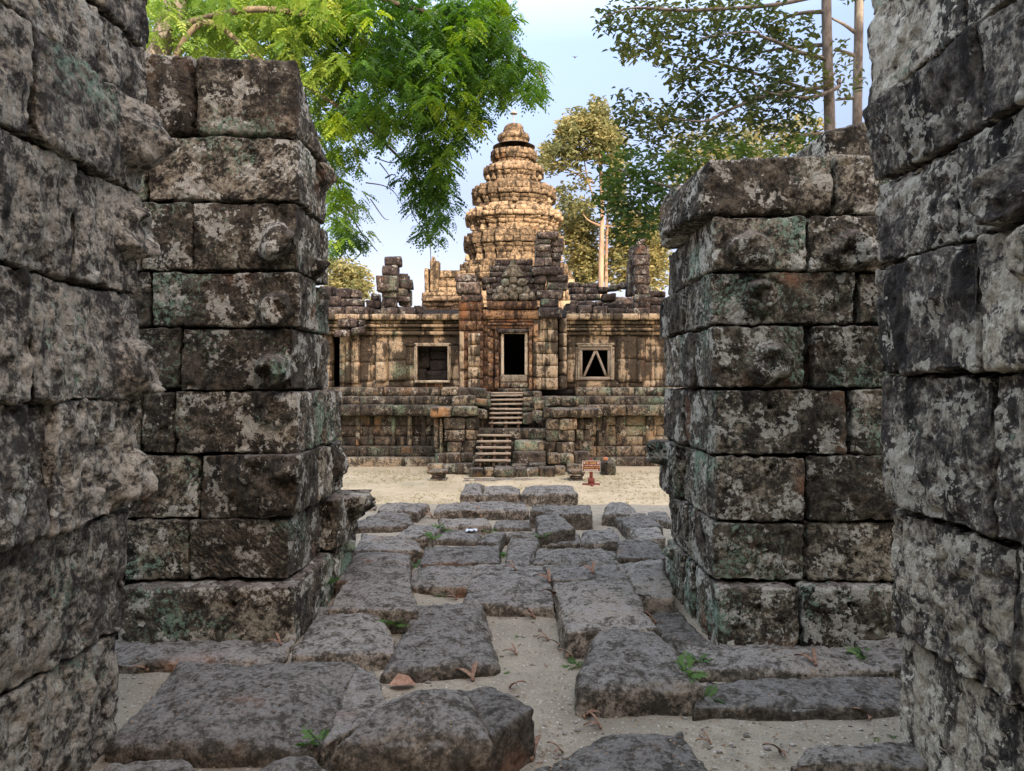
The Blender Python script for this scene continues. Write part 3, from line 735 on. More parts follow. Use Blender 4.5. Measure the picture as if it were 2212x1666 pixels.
# --- body of the projecting stair block
mb = MB(); masonry(mb, wx(940, 27.4), wx(1268, 27.4), 27.4, 2.4, [G0, -.9, -.45, 0.0], blen=.7); mb.build('stair_base', M_terrace, TP)
mb = MB(); masonry(mb, wx(962, 28.6), wx(1250, 28.6), 28.6, 2.6, [-.1, .35, .8, 1.18], blen=.6); mb.build('stair_base', M_terrace, TP)
mb = MB(); masonry(mb, wx(1030, 26.95), wx(1181, 26.95), 26.95, .6, [G0, -.9, -.4, wz(926, 26.95)], blen=1.1, jit=.05); mb.build('landing_wall', M_terrace, TP)
V, F = stone(box8(wx(1020, 27), wx(1185, 27), 27.05, 28.8, -.4, -.02), r=.05, cell=.1, amp=.03, seed=nxt(), dome=.02)
MB().add(V, F).build('landing', M_terrace, TP)
def loose(name, lst, m=None):
    for t in lst:
        px0, px1, py0, py1, Y = t[:5]
        mb = MB(); block(mb, px0, px1, py0, py1, Y, *(t[5:]))
        mb.build(name, m or M_terrace, TP)
loose('stair_block', [
    (959, 1005, 902, 929, 26.75, .9, .09), (1004, 1034, 902, 929, 26.8, .8, .09), (960, 1003, 929, 954, 26.75, .9), (1003, 1031, 929, 951, 26.85), (965, 998, 954, 979, 26.8, .8, .09), (997, 1031, 951, 980, 26.85),
    (944, 963, 980, 1003, 26.4), (963, 994, 980, 1003, 26.35), (994, 1024, 980, 1000, 26.4), (949, 956, 903, 980, 26.95), (938, 949, 905, 970, 27.1),
    (922, 956, 1003, 1024, 25.7), (956, 986, 1003, 1024, 25.7), (985, 1022, 1002, 1027, 25.5),
    (1180, 1209, 904, 929, 26.75, .8, .08), (1209, 1247, 904, 929, 26.7, .9, .08), (1180, 1208, 930, 955, 26.8), (1207, 1243, 929, 954, 26.75), (1176, 1201, 955, 980, 26.85), (1201, 1243, 955, 981, 26.7, .9, .08),
    (1182, 1212, 980, 1003, 26.3), (1212, 1240, 981, 1005, 26.25), (1240, 1275, 976, 1005, 26.5), (1247, 1262, 904, 928, 27.0), (1262, 1283, 904, 928, 27.1), (1244, 1261, 928, 952, 27.0), (1261, 1276, 928, 952, 27.1), (1243, 1257, 952, 976, 27.0), (1257, 1274, 952, 976, 27.1),
    (1111, 1176, 952, 977, 26.45, .6, .12), (1108, 1180, 977, 1006, 26.05, .8), (1020, 1052, 985, 1006, 26.3),
    (1226, 1262, 1004, 1026, 25.75), (1262, 1300, 1002, 1024, 26.4), (1105, 1140, 1004, 1012, 25.6), (1142, 1180, 1002, 1012, 25.6)])
loose('stair_cap', [(927, 975, 879, 902, 26.65, 1.2, .09), (975, 1030, 878, 900, 26.6, 1.2, .1), (1029, 1052, 884, 906, 26.9, .7, .09, -.03), (1190, 1300, 882, 903, 26.6, 1.3, .12), (1175, 1195, 882, 904, 26.8)])
loose('terrace_block', [(947, 974, 857, 874, 27.9), (975, 1026, 855, 876, 27.6, .9, .09, .02), (1025, 1060, 861, 879, 27.8, .6, .09, -.03), (988, 1050, 838, 862, 28.3, .9, .12, -.02), (952, 990, 836, 856, 28.6, .9, .09),
    (1177, 1212, 856, 879, 27.6, .9, .1), (1212, 1242, 858, 879, 27.7, .8, .09), (1129, 1154, 869, 879, 27.8), (1153, 1177, 866, 886, 27.8, .6, .06, .03), (1129, 1156, 879, 890, 27.8), (1129, 1151, 892, 917, 27.5, .5, .06, .02), (1150, 1173, 888, 912, 27.5), (1159, 1182, 905, 915, 27.2),
    (1128, 1150, 846, 858, 28.5), (1128, 1152, 858, 869, 28.3), (1150, 1172, 845, 868, 28.7), (1043, 1060, 846, 866, 28.5)])
# row of step stones lying in front of the stairs
loose('step_stone', [(1013, 1044, 1013, 1034, 24.7), (1044, 1068, 1012, 1034, 24.75), (1067, 1113, 1011, 1036, 24.55, .8, .08), (1113, 1137, 1012, 1035, 24.7), (1137, 1165, 1012, 1035, 24.7), (1165, 1200, 1010, 1035, 24.65), (1199, 1222, 1008, 1030, 25.2)])
MB().add(*stone(box8(wx(1000, 24), wx(1240, 24), 23.75, 24.5, COURT - .2, COURT + .06), r=.04, cell=.15, amp=.02, seed=nxt())).build('step_stone', M_terrace, TP)

# --- front wall with its two windows and the doorway of the left wing
hL = (X_(900), X_(968.5), Z_(822), Z_(746.5)); hR = (X_(1250.5), X_(1319.5), Z_(822), Z_(749)); hW = (X_(716), X_(734), Z_(826), Z_(730))
hD = (X_(1000), X_(1222), Z_(840), Z_(600))
zsL = [fl - .05, Z_(822), Z_(789), Z_(746.5), Z_(724)]
zsR = [fl - .05, Z_(822), Z_(783), Z_(749), Z_(724)]
mb = MB(); masonry(mb, xl, X_(1000), YF, .55, zsL, blen=1.15, r=.02, jit=.006, holes=[hL, hW]); mb.build('front_wall', M_facade, TP)
mb = MB(); masonry(mb, X_(1222), xr, YF, .55, zsR, blen=1.15, r=.02, jit=.006, holes=[hR]); mb.build('front_wall', M_facade, TP)
# shallow pilasters and the set-back strip beside the windows
for (a, b, y0, y1, pr) in ((840, 899, 736, 748, .06), (840, 878, 736, 822, .09), (776, 805, 742, 824, .05), (813, 836, 740, 824, .12), (1225, 1243, 728, 826, .08), (1333, 1376, 726, 826, .07), (1376, 1392, 730, 826, .10), (748, 757, 736, 828, .14), (757, 778, 738, 828, .08), (734, 747, 740, 830, .05)):
    mb = MB(); masonry(mb, X_(a), X_(b), YF - pr, .2, list(np.linspace(Z_(y1), Z_(y0), max(2, int((y1 - y0) / 38)) + 1)), blen=5, r=.02, jit=.008); mb.build('pilaster', M_facade, TP)
mb = MB(); moulding(mb, xl, X_(1000), YF, [(716, 724.5, .16), (708.5, 715, .10), (701, 708, .24), (693, 700.5, .15), (680, 692.5, .42)]); mb.build('cornice', M_facade, TP)
mb = MB(); moulding(mb, X_(1222), xr, YF, [(716, 724.5, .14), (709, 715.5, .24), (702, 708.5, .12), (693, 701.5, .22), (679, 692.5, .40)]); mb.build('cornice', M_facade, TP)
# dark room behind: back wall, ceiling, floor, end walls
mb = MB(); mb.box(xl, xr, 33.9, 34.3, fl - .5, Z_(650)); mb.build('back_wall', M_dark, TP)
mb = MB(); mb.box(xl, xr, YF + .1, 34.2, Z_(690), Z_(683)); mb.build('ceiling', M_dark, TP)
mb = MB(); mb.box(xl, xr, YF + .05, 34.2, fl - .35, fl - .06); mb.build('floor_slab', M_dark, TP)
for x in (xl, xr):
    mb = MB(); mb.box(x - .2, x + .2, YF + .2, 34.2, fl - .3, Z_(650)); mb.build('end_wall', M_dark, TP)
# rough stones walling up the left window from inside
mb = MB()
for (a, b, y0, y1) in ((896, 928, 744, 760), (929, 975, 744, 758), (896, 928, 760, 796), (928, 975, 758, 778), (928, 975, 778, 800), (896, 920, 796, 826), (919, 975, 800, 826)): block(mb, a, b, y0, y1, 31.1, .4, .05)
mb.build('window_infill', M_dark, TP)
# window frames
def frame(name, x0, x1, z0, z1, wd, Y, dp, m, parent, r=.02, bands=2):
    root = None
    mb = MB()
    for k in range(bands):
        o = wd * (bands - k) / bands; pr = dp * (k + 1) / bands if bands > 1 else dp
        t = wd / bands + .002
        mb.add(*stone(box8(x0 - o, x0 - o + t, Y - pr, Y + .3, z0, z1), r=r, cell=.07, amp=.006, seed=nxt()))
        mb.add(*stone(box8(x1 + o - t, x1 + o, Y - pr, Y + .3, z0, z1), r=r, cell=.07, amp=.006, seed=nxt()))
        mb.add(*stone(box8(x0 - o, x1 + o, Y - pr - .004, Y + .3, z1 + o - t, z1 + o), r=r, cell=.07, amp=.006, seed=nxt()))
    return mb.build(name, m, parent)
wf = frame('window', X_(901.5), X_(967), Z_(822), Z_(748), .13, YF - .02, .10, M_frame, TP)
MB().add(*stone(box8(X_(895.5), X_(973), YF - .16, YF + .3, Z_(828), Z_(821.5)), r=.02, cell=.08, amp=.01, seed=nxt())).build('sill', M_frame, wf)
wf2 = frame('window', X_(1251.5), X_(1318.5), Z_(822), Z_(749.5), .16, YF - .02, .09, M_frame, TP)
# timber propping in the right window
mb = MB()
for (a, b, y0, y1) in ((1251.5, 1258, 757, 814.5), (1312.5, 1318.5, 757, 814.5), (1251, 1319, 749.7, 756.8), (1250.8, 1319, 814, 821.5)): mb.box(X_(a), X_(b), YF - .06 + (.006 if y0 == 757 else 0), YF + .14, Z_(y1), Z_(y0), .012)
mb.build('timber_frame', M_wood, wf2)
for (xa, xb) in ((1261.5, 1286.5), (1310, 1287.5)):
    a = np.array([X_(xa), YF + .03, Z_(813)]); b = np.array([X_(xb), YF + .03, Z_(757)])
    h = .055
    c = np.array([[(a if not (i >> 2) & 1 else b)[0] + (h if i & 1 else -h), a[1] + (.05 if (i >> 1) & 1 else -.05), (b if (i >> 2) & 1 else a)[2]] for i in range(8)])
    V, F, _ = rbox(c, .012, .3); MB().add(V, F).build('brace', M_wood, wf2)

# --- central porch
YP = 29.75
XP = lambda px: wx(px, YP); ZP = lambda py: wz(py, YP)
hole = (XP(1085), XP(1137.5), ZP(812), ZP(719.5))
zsP = [ZP(846), ZP(812), ZP(780), ZP(750), ZP(719.5), ZP(704), ZP(689)]
mb = MB(); masonry(mb, XP(1042), XP(1165), YP, .9, zsP, blen=.6, r=.025, jit=.012, holes=[hole]); mb.build('porch_wall', M_porch, TP)
for (a, b, y0, y1, pr, m) in ((1054, 1066, 700, 842, .10, M_porch), (1069, 1078, 706, 842, .16, M_porch), (1142, 1150, 706, 842, .16, M_porch), (1152, 1163, 700, 842, .10, M_porch)):
    mb = MB(); masonry(mb, XP(a), XP(b), YP - pr, .3, list(np.linspace(ZP(y1), ZP(y0), 6)), blen=5, r=.03, jit=.015); mb.build('pilaster', m, TP)
dr = frame('doorway', XP(1088.5), XP(1133.5), ZP(812), ZP(720.5), .12, YP - .03, .06, M_frame, TP, bands=1)
MB().add(*stone(box8(XP(1076), XP(1142), YP - .26, YP + .5, ZP(720), ZP(711)), r=.04, cell=.05, amp=.02, seed=nxt(), chip=2)).build('lintel', M_rooft, dr)
MB().add(*stone(box8(XP(1081), XP(1139), YP - .10, YP + .5, ZP(826), ZP(810)), r=.02, cell=.07, amp=.008, seed=nxt())).build('sill', M_frame, dr)
MB().add(*stone(box8(XP(1080), XP(1141), YP - .16, YP + .4, ZP(838.5), ZP(826.3)), r=.03, cell=.07, amp=.012, seed=nxt())).build('step', M_terrace, dr)
MB().add(*stone(box8(XP(1076), XP(1146), YP - .45, YP + .4, ZP(847), ZP(839)), r=.03, cell=.07, amp=.012, seed=nxt())).build('step', M_terrace, dr)
mb = MB(); moulding(mb, XP(1053), XP(1153), YP - .12, [(704, 711, .02), (697, 704, .06), (689.5, 696.5, .0)]); mb.build('lintel_band', M_porch, TP)
mb = MB(); masonry(mb, XP(1044), XP(1165), YP - .16, .9, [ZP(690), ZP(670)], blen=1.0, r=.04, jit=.02); mb.build('lintel_band', M_porch, TP)
mb = MB(); masonry(mb, XP(1052), XP(1161), YP - .26, .9, [ZP(669.5), ZP(651.5)], blen=3.0, r=.05, jit=.02); mb.build('lintel_beam', M_porch, TP)
# pediment: stepped courses behind, relief panel and a pointed gable stone
mb = MB()
masonry(mb, XP(1050), XP(1160), YP - .05, .7, [ZP(651.5), ZP(637), ZP(624)], blen=.5, r=.06, jit=.07)
masonry(mb, XP(1040), XP(1156), YP + .1, .7, [ZP(624), ZP(611), ZP(598)], blen=.5, r=.06, jit=.07)
masonry(mb, XP(1057), XP(1156), YP + .25, .6, [ZP(598), ZP(585), ZP(571)], blen=.6, r=.05, jit=.04)
masonry(mb, XP(1068), XP(1152), YP + .3, .6, [ZP(571), ZP(557)], blen=.5, r=.05, jit=.03)
pd = mb.build('pediment', M_rooft, TP)
gb = box8(XP(1083), XP(1135), YP - .26, YP + .2, ZP(600), ZP(562))
gb[[4, 6], 0] = XP(1107.5); gb[[5, 7], 0] = XP(1111)
MB().add(*stone(gb, r=.03, cell=.05, amp=.03, seed=nxt())).build('gable_stone', M_relief, pd)
mb = MB()
for (cx_, cy_, rx, rz) in ((1109, 608, 10, 9), (1092, 612, 10, 10), (1127, 611, 11, 9), (1109, 623, 9, 9), (1122, 629, 9, 9), (1098, 630, 10, 8), (1080, 628, 9, 10), (1137, 628, 8, 9), (1109, 640, 11, 9), (1086, 642, 13, 8), (1133, 642, 12, 8), (1073, 643, 10, 8), (1148, 640, 7, 9)):
    mb.add(*stone(box8(XP(cx_ - rx), XP(cx_ + rx), YP - .3, YP + .1, ZP(cy_ + rz), ZP(cy_ - rz)), r=.17, cell=.05, amp=.03, seed=nxt()))
mb.build('carved_relief', M_relief, pd)
# side piers of the porch
mb = MB(); masonry(mb, XP(991), XP(1044), YP - .12, 1.0, list(np.linspace(ZP(842), ZP(651), 10)), blen=.55, r=.03, jit=.03); mb.build('porch_pier', M_porch, TP)
mb = MB(); masonry(mb, XP(993), XP(1003), YP - .2, .3, list(np.linspace(ZP(842), ZP(716), 4)), blen=5, r=.03, jit=.03); mb.build('pilaster', M_facade, TP)
mb = MB(); masonry(mb, XP(1012), XP(1038), YP - .17, .3, list(np.linspace(ZP(842), ZP(720), 6)), blen=.4, r=.03, jit=.03); mb.build('pilaster', M_facade, TP)
loose('pier_capital', [(995, 1041, 636, 652, YP - .2), (996, 1034, 633, 638, YP - .1), (984, 1037, 609, 634, YP - .3, 1.0, .08), (983, 1029, 591, 610, YP - .28, 1.0, .1)], M_rooft)
mb = MB(); masonry(mb, XP(1151), XP(1205), YP - .10, 1.0, list(np.linspace(ZP(842), ZP(687), 7)), blen=.6, r=.03, jit=.03); mb.build('porch_pier', M_facade, TP)
mb = MB(); masonry(mb, XP(1207), XP(1226), YP + .15, .5, list(np.linspace(ZP(842), ZP(686), 6)), blen=5, r=.12, jit=.02); mb.build('porch_pier', M_facade, TP)
loose('pier_stone', [(1163, 1216, 663, 687, YP - .3, 1.0, .1), (1167, 1208, 645, 664, YP - .15), (1160, 1218, 626, 646, YP - .1), (1154, 1181, 594, 612, YP - .2), (1156, 1180, 611, 628, YP - .05), (1182, 1228, 592, 609, YP - .15), (1181, 1226, 608, 627, YP - .1),
    (1149, 1206, 575, 593, YP - .3, .9, .04), (1200, 1219, 577, 594, YP), (1155, 1192, 555, 575, YP - .1, .7, .05), (1156, 1189, 541, 556, YP - .05), (1157, 1191, 527, 542, YP - .1), (1157, 1189, 514, 528, YP - .05), (1159, 1206, 500, 514, YP - .12),
    (1192, 1212, 560, 576, YP + .2), (1190, 1214, 546, 561, YP + .1), (1192, 1217, 532, 547, YP + .15), (1190, 1219, 513, 533, YP + .1, .7, .12)], M_rooft)
# inside of the porch stays dark
mb = MB(); mb.box(XP(1030), XP(1180), YP + .5, 31.2, ZP(700), ZP(660)); mb.build('ceiling', M_dark, TP)

# --- roof: fallen courses of the vault
loose('roof_stone', [
    # left wing
    (744, 796, 662, 681, 30.3, 1.2), (796, 806, 664, 682, 30.4), (806, 824, 668, 684, 30.3), (822, 859, 665, 683, 30.1, 1.0), (861, 894, 664, 683, 30.2),
    (736, 784, 645, 662, 30.8), (790, 808, 647, 664, 30.8), (808, 822, 649, 666, 30.9), (724, 756, 622, 644, 31.4), (757, 778, 625, 643, 31.5, .6, .04, -.04), (700, 735, 640, 662, 31.2), (700, 743, 662, 682, 30.4), (690, 722, 618, 640, 31.6),
    (728, 770, 689, 707, 30.0, .5, .06), (770, 790, 690, 709, 30.1), (757, 786, 706, 722, 29.9, .6, .09, .03), (721, 755, 712, 728, 30.0, .5, .06), (894, 914, 660, 680, 31.2), (800, 820, 634, 648, 32.2),
    (835, 860, 618, 636, 31.3, .6), (860, 885, 640, 662, 31.0, .5, .04, -.05),
    # right wing
    (1246, 1279, 658, 678, 30.2, 1.0, .06), (1281, 1313, 661, 682, 30.2, 1.0), (1315, 1347, 665, 683, 30.3), (1350, 1372, 667, 684, 30.3), (1233, 1250, 648, 676, 30.4), (1222, 1246, 660, 680, 30.3),
    (1232, 1266, 649, 660, 30.7), (1265, 1288, 650, 661, 30.65, .6, .04, -.02), (1286, 1302, 650, 660, 30.7), (1233, 1267, 634, 649, 31.1), (1266, 1298, 635, 648, 31.1), (1301, 1332, 633, 650, 30.9, .7, .08, .02), (1230, 1261, 620, 634, 31.5), (1262, 1293, 621, 635, 31.5), (1293, 1315, 619, 632, 31.7),
    (1228, 1250, 609, 621, 31.9), (1249, 1271, 612, 622, 31.95), (1270, 1294, 611, 623, 31.9), (1316, 1341, 615, 627, 31.7, .7, .05, .02), (1340, 1365, 609, 622, 31.6, .8, .05), (1354, 1368, 622, 640, 31.9),
    (1404, 1440, 628, 642, 31.5), (1404, 1450, 642, 660, 31.1), (1404, 1450, 660, 681, 30.6), (1450, 1500, 640, 680, 31.0)], M_rooft)
for (px0, px1, py0, Ya) in ((690, 900, 662, 31.6), (1222, 1372, 655, 32.2), (1300, 1372, 640, 33.0), (1400, 1560, 645, 31.8)):
    mb = MB(); block(mb, px0, px1, py0, 690, Ya, 1.8, .1); mb.build('roof_core', M_rooft, TP)
loose('roof_pillar', [(823, 855, 643, 664, 30.5), (824, 856, 628, 644, 30.5), (812, 857, 595, 629, 30.35, .9, .06), (824, 858, 572, 596, 30.5, .8, .06), (829, 866, 553, 574, 30.55, .7, .06), (856, 880, 590, 610, 30.9, .8, .08), (862, 890, 604, 624, 30.8), (857, 880, 622, 640, 30.8), (866, 888, 625, 660, 31.2), (854, 884, 640, 652, 30.7, .6, .05, -.02),
    (1369, 1405, 664, 686, 30.15, .8, .05), (1370, 1406, 650, 665, 30.2), (1371, 1406, 635, 651, 30.2), (1370, 1405, 613, 636, 30.2), (1369, 1406, 594, 614, 30.2), (1372, 1404, 572, 595, 30.25), (1369, 1405, 550, 573, 30.2), (1373, 1403, 528, 551, 30.25, .8, .08), (1374, 1394, 515, 530, 30.3, .6, .1), (1357, 1371, 560, 640, 30.7), (1362, 1374, 530, 565, 30.6)], M_rooft)

# ------------------------------------------------------------------ timber stairs (two)
def stairs(label, xs_top, xs_bot, ys, Ya, Yb, ybase, stx):
    o = empty('wooden_stair', (0, (Ya + Yb) / 2, COURT), label, 'stairs', 'weathered timber stairs up the temple base')
    n = len(ys)
    for k, py in enumerate(ys):
        t = k / (n - 1); Y = Ya + (Yb - Ya) * t
        x0 = xs_top[0] + (xs_bot[0] - xs_top[0]) * t; x1 = xs_top[1] + (xs_bot[1] - xs_top[1]) * t
        z = wz(py, Y)
        c = box8(wx(x0, Y), wx(x1, Y), Y - .12, Y + .14, z - .05, z + .025); c[[1, 3, 5, 7], 2] += rnd.uniform(-.015, .015)
        V, F, _ = rbox(c, .012, .3); MB().add(V, F).build('tread', M_wood, o)
    Yc = Yb - (Ya - Yb) * .12
    for fx in stx:
        xa = xs_top[0] + (xs_top[1] - xs_top[0]) * fx; xb = xs_bot[0] + (xs_bot[1] - xs_bot[0]) * fx
        a = np.array([wx(xa, Ya), Ya + .05, wz(ys[0], Ya) - .07]); b = np.array([wx(xb, Yc), Yc, wz(ybase, Yc)])
        c = np.array([[(b if not (i >> 2) & 1 else a)[0] + (.05 if i & 1 else -.05), (b if not (i >> 2) & 1 else a)[1] + (.12 if (i >> 1) & 1 else -.06), (b if not (i >> 2) & 1 else a)[2]] for i in range(8)])
        V, F, _ = rbox(c, .012, .5); MB().add(V, F).build('stringer', M_woodd, o)
stairs('upper timber stair of eight treads leading to the temple door', (1061, 1130), (1056, 1128), [848.5, 854, 863.4, 872.8, 882.6, 892.3, 902.5, 913.7], 28.55, 27.45, 927, (.08, .5, .88))
stairs('lower timber stair of five treads standing on the front step stones', (1031, 1105), (1026, 1103), [939.4, 953, 966, 979.8, 993.8], 26.75, 25.75, 1009, (.14, .52, .88))

# ------------------------------------------------------------------ small carved pedestals beside the steps
def pedestal(label, x0, x1, y1, h, cat='pedestal'):
    Y = (EYE - COURT) * FPX / (y1 - CY)
    a, b = wx(x0, Y), wx(x1, Y); c = (a + b) / 2; hw = (b - a) / 2
    o = empty('stone_pedestal', (c, Y + hw, COURT), label, cat, 'carved pedestals beside the steps')
    for (n, z0, z1, k) in (('foot', -.06, .10, .92), ('waist', .10, .20, .74), ('waist', .20, .27, .86), ('slab_top', .27, h, 1.0)):
        V, F = stone(box8(c - hw * k, c + hw * k, Y + hw - hw * k, Y + hw + hw * k, COURT + z0, COURT + z1), r=.03, cell=.06, amp=.012, seed=nxt())
        MB().add(V, F).build(n, M_terrace, o)
pedestal('small moulded stone pedestal on the grass left of the steps', 926, 966, 1041, .36)
pedestal('small moulded stone pedestal beside the red sign right of the steps', 1227, 1265, 1043, .40)

# ------------------------------------------------------------------ sign board
Ys = (EYE - COURT) * FPX / (1051 - CY)
SX = wx(1277, Ys)
SN = empty('sign', (SX, Ys, COURT), 'red brown sign on a post with cream lettering about closing hours, on the grass', 'sign')
mb = MB(); mb.box(SX - .05, SX + .05, Ys - .035, Ys + .035, COURT - .05, wz(990, Ys), .008); mb.build('post', M_red, SN)
mb = MB(); mb.box(SX - .27, SX + .27, Ys - .05, Ys + .05, COURT - .02, COURT + .10, .01); mb.build('foot', M_red, SN)
mb = MB(); mb.box(SX - .045, SX + .045, Ys - .30, Ys + .30, COURT - .02, COURT + .10 + .004, .01); mb.build('foot', M_red, SN)
mb = MB(); mb.box(SX - .10, SX + .10, Ys - .07, Ys + .06, COURT + .09, COURT + .26, .01); mb.build('collar', M_red, SN)
bx0, bx1, bz0, bz1 = wx(1257.5, Ys), wx(1296, Ys), wz(1018.5, Ys), wz(995, Ys)
yb_ = Ys - .07
mb = MB(); mb.box(bx0, bx1, yb_, yb_ + .03, bz0, bz1, .006); bd = mb.build('board', M_red, SN)
mb = MB()
for (a, b, c, d) in ((bx0, bx1, bz1 - .012, bz1), (bx0, bx1, bz0, bz0 + .012), (bx0, bx0 + .012, bz0 + .013, bz1 - .013), (bx1 - .012, bx1, bz0 + .013, bz1 - .013)): mb.box(a, b, yb_ - .004, yb_ + .01, c, d, .001)
mb.build('border', M_white, bd)
def text(txt, size, x, z, m, name='lettering', width=None):
    cu = bpy.data.curves.new(name, 'FONT'); cu.body = txt; cu.size = size; cu.align_x = 'CENTER'; cu.align_y = 'CENTER'; cu.extrude = .001
    o = bpy.data.objects.new(name, cu); col.objects.link(o)
    bpy.context.view_layer.update()
    me = bpy.data.meshes.new_from_object(o.evaluated_get(bpy.context.evaluated_depsgraph_get()))
    bpy.data.objects.remove(o)
    t = bpy.data.objects.new(name, me); col.objects.link(t)
    me.materials.clear(); me.materials.append(m)
    t.parent = bd
    t.rotation_euler = (R(90), 0, 0)
    t.location = (x - SX, yb_ - .006 - Ys, z - COURT)
    if width and len(me.vertices):
        xs = [v.co.x for v in me.vertices]
        t.scale = (width / max(1e-6, max(xs) - min(xs)), 1, 1)
    return t
bw, bh = bx1 - bx0, bz1 - bz0
xm = (bx0 + bx1) / 2
text('\u1794\u17b7\u1791 - Closed', .085, xm - .01, bz1 - bh * .20, M_yellow, width=bw * .56)
text('\u1798\u17c9\u17c4\u1784\u1794\u17be\u1780 7:30 \u1796\u17d2\u179a\u17b9\u1780 5:30 \u179b\u17d2\u1784\u17b6\u1785', .05, xm, bz1 - bh * .43, M_white, width=bw * .90)
text('Opening hours 7:30am - 5:30pm', .05, xm, bz1 - bh * .62, M_yellow, width=bw * .90)
mb = MB()
for z in (.80, .90):
    x = bx0 + bw * .08
    while x < bx1 - bw * .12:
        L = bw * rnd.uniform(.05, .14); mb.box(x, min(x + L, bx1 - bw * .08), yb_ - .004, yb_ + .004, bz1 - bh * z - .008, bz1 - bh * z + .008, .001); x += L + bw * .015
mb.build('small_print', M_white, bd)
for (px, w2, nm) in ((bx0 + bw * .11, .026, 'flag_badge'), (bx1 - bw * .12, .03, 'round_badge')):
    if nm == 'round_badge':
        th = np.linspace(0, 2 * np.pi, 24, endpoint=False)
        V = np.vstack([np.stack([px + w2 * np.cos(th), np.full(24, yb_ - .004), bz1 - bh * .2 + w2 * np.sin(th)], 1), np.stack([px + w2 * .45 * np.cos(th), np.full(24, yb_ - .004), bz1 - bh * .2 + w2 * .45 * np.sin(th)], 1)])
        j = np.arange(24); F = np.stack([j, (j + 1) % 24, 24 + (j + 1) % 24, 24 + j], 1)
        MB().add(V, F).build(nm, M_white, bd)
    else:
        mb = MB(); mb.box(px - w2, px + w2, yb_ - .004, yb_ + .004, bz1 - bh * .2 - .018, bz1 - bh * .2 + .018, .001); mb.build(nm, M_white, bd)
# one orange brick and two stones lying at the foot of the base, right of the sign
Yq = 25.3
o = MB().add(*stone(box8(wx(1304, Yq), wx(1313, Yq), Yq, Yq + .2, COURT + .52, COURT + .64), r=.01, cell=.05, amp=.006, seed=nxt())).build('brick', M_brick)
tag(recentre(o), 'single orange brick lying on a rough block right of the sign', 'brick')
o = MB().add(*stone(box8(wx(1298, Yq), wx(1331, Yq), Yq - .1, Yq + .5, COURT - .05, COURT + .52), r=.1, cell=.06, amp=.04, seed=nxt())).build('rough_block', M_terrace)
tag(recentre(o), 'rough rounded stone block on the grass under the orange brick', 'stone block')

# ------------------------------------------------------------------ central tower
YT = 42.0
TX = wx(1110, 44.65)
YC = YT + 2.65                        # middle of the tower
tk = .3677 * YC / FPX                 # metres for one step of the measured profile
def zt(v, r=0): return wz(189.8 + .3677 * v, YC - r * tk)
PLAN = [(.36, 1.0), (.36, .92), (.60, .92), (.60, .80), (.80, .80), (.80, .60), (.92, .60), (.92, .36), (1.0, .36)]
def plan_loop():
    q = PLAN
    pts = [(x, -y) for x, y in q]                              # front right quadrant, front centre to right side
    out = pts[:]
    out += [(x, -y) for x, y in reversed(pts)]
    out += [(-x, y) for x, y in [(a, -b) for a, b in pts]]
    out += [(-x, y) for x, y in [(a, b) for a, b in reversed(pts)]]
    return out
LOOP = plan_loop()
TW = empty('temple_tower', (TX, YT + 2.6, COURT), 'tall tiered sandstone tower in warm sunlight behind the porch', 'tower')
COURSES = [
    [(1110, 1075, 334, 334), (1075, 1036, 332, 330), (1036, 1004, 312, 302)],
    [(1004, 962, 258, 262), (962, 930, 262, 276), (930, 900, 268, 280), (900, 866, 292, 294), (866, 832, 288, 284), (832, 816, 258, 244)],
    [(816, 790, 234, 238), (790, 765, 240, 256), (765, 740, 250, 268), (740, 712, 282, 284), (712, 688, 276, 270), (688, 668, 240, 222)],
    [(668, 640, 212, 218), (640, 612, 220, 232), (612, 580, 244, 246), (580, 552, 244, 234), (552, 535, 194, 172)],
    [(535, 505, 153, 155), (505, 475, 158, 168), (475, 438, 176, 172), (438, 428, 138, 122)],
    [(428, 405, 108, 112), (405, 378, 124, 136), (378, 345, 136, 126)]]
VR = {}
for cs in COURSES:
    for (v0, v1, r0, r1) in cs: VR.setdefault(v0, []).append(r0); VR.setdefault(v1, []).append(r1)
def zb(v): return zt(v, sum(VR[v]) / len(VR[v]))
def ring(mb, rad, z0, z1, blen, jit, inner=.75, lean=0.0, skip=0.0):
    c0 = np.array([TX, YT + 2.65])
    for (ax, ay), (bx, by) in zip(LOOP, LOOP[1:] + LOOP[:1]):
        A = np.array([ax, ay]) * rad; B = np.array([bx, by]) * rad
        L = np.linalg.norm(B - A)
        if L < .02: continue
        d = (B - A) / L; nrm = np.array([d[1], -d[0]])
        if nrm @ ((A + B) / 2) < 0: nrm = -nrm
        n = max(1, int(round(L / blen)))
        if L < .3 * blen + .1: n = 1
        cuts = np.linspace(0, 1, n + 1); cuts[1:-1] += np.array([rnd.uniform(-.2, .2) / n for _ in range(n - 1)])
        for u, v in zip(cuts[:-1], cuts[1:]):
            if rnd.random() < skip: continue
            j = rnd.uniform(-jit, jit)
            P = A + (B - A) * u + d * .006; Q = A + (B - A) * v - d * .006
            dep = min(rad * .55, .8)
            o0 = nrm * j; o1 = nrm * (j + lean)
            pts = [P + o0, Q + o0, P - nrm * dep, Q - nrm * dep, P + o1, Q + o1, P - nrm * dep, Q - nrm * dep]
            c = np.array([[*(c0 + p), (z0 + .004 if i < 4 else z1 - .004) + rnd.uniform(-.01, .01)] for i, p in enumerate(pts)])
            # keep a right handed corner order
            if np.cross(c[1] - c[0], c[2] - c[0])[2] < 0: c = c[[1, 0, 3, 2, 5, 4, 7, 6]]
            V, F = stone(c, r=.014, cell=.12, amp=.014, seed=nxt(), chip=1.1)
            mb.add(V, F)
z_lo = zt(1110, 334)
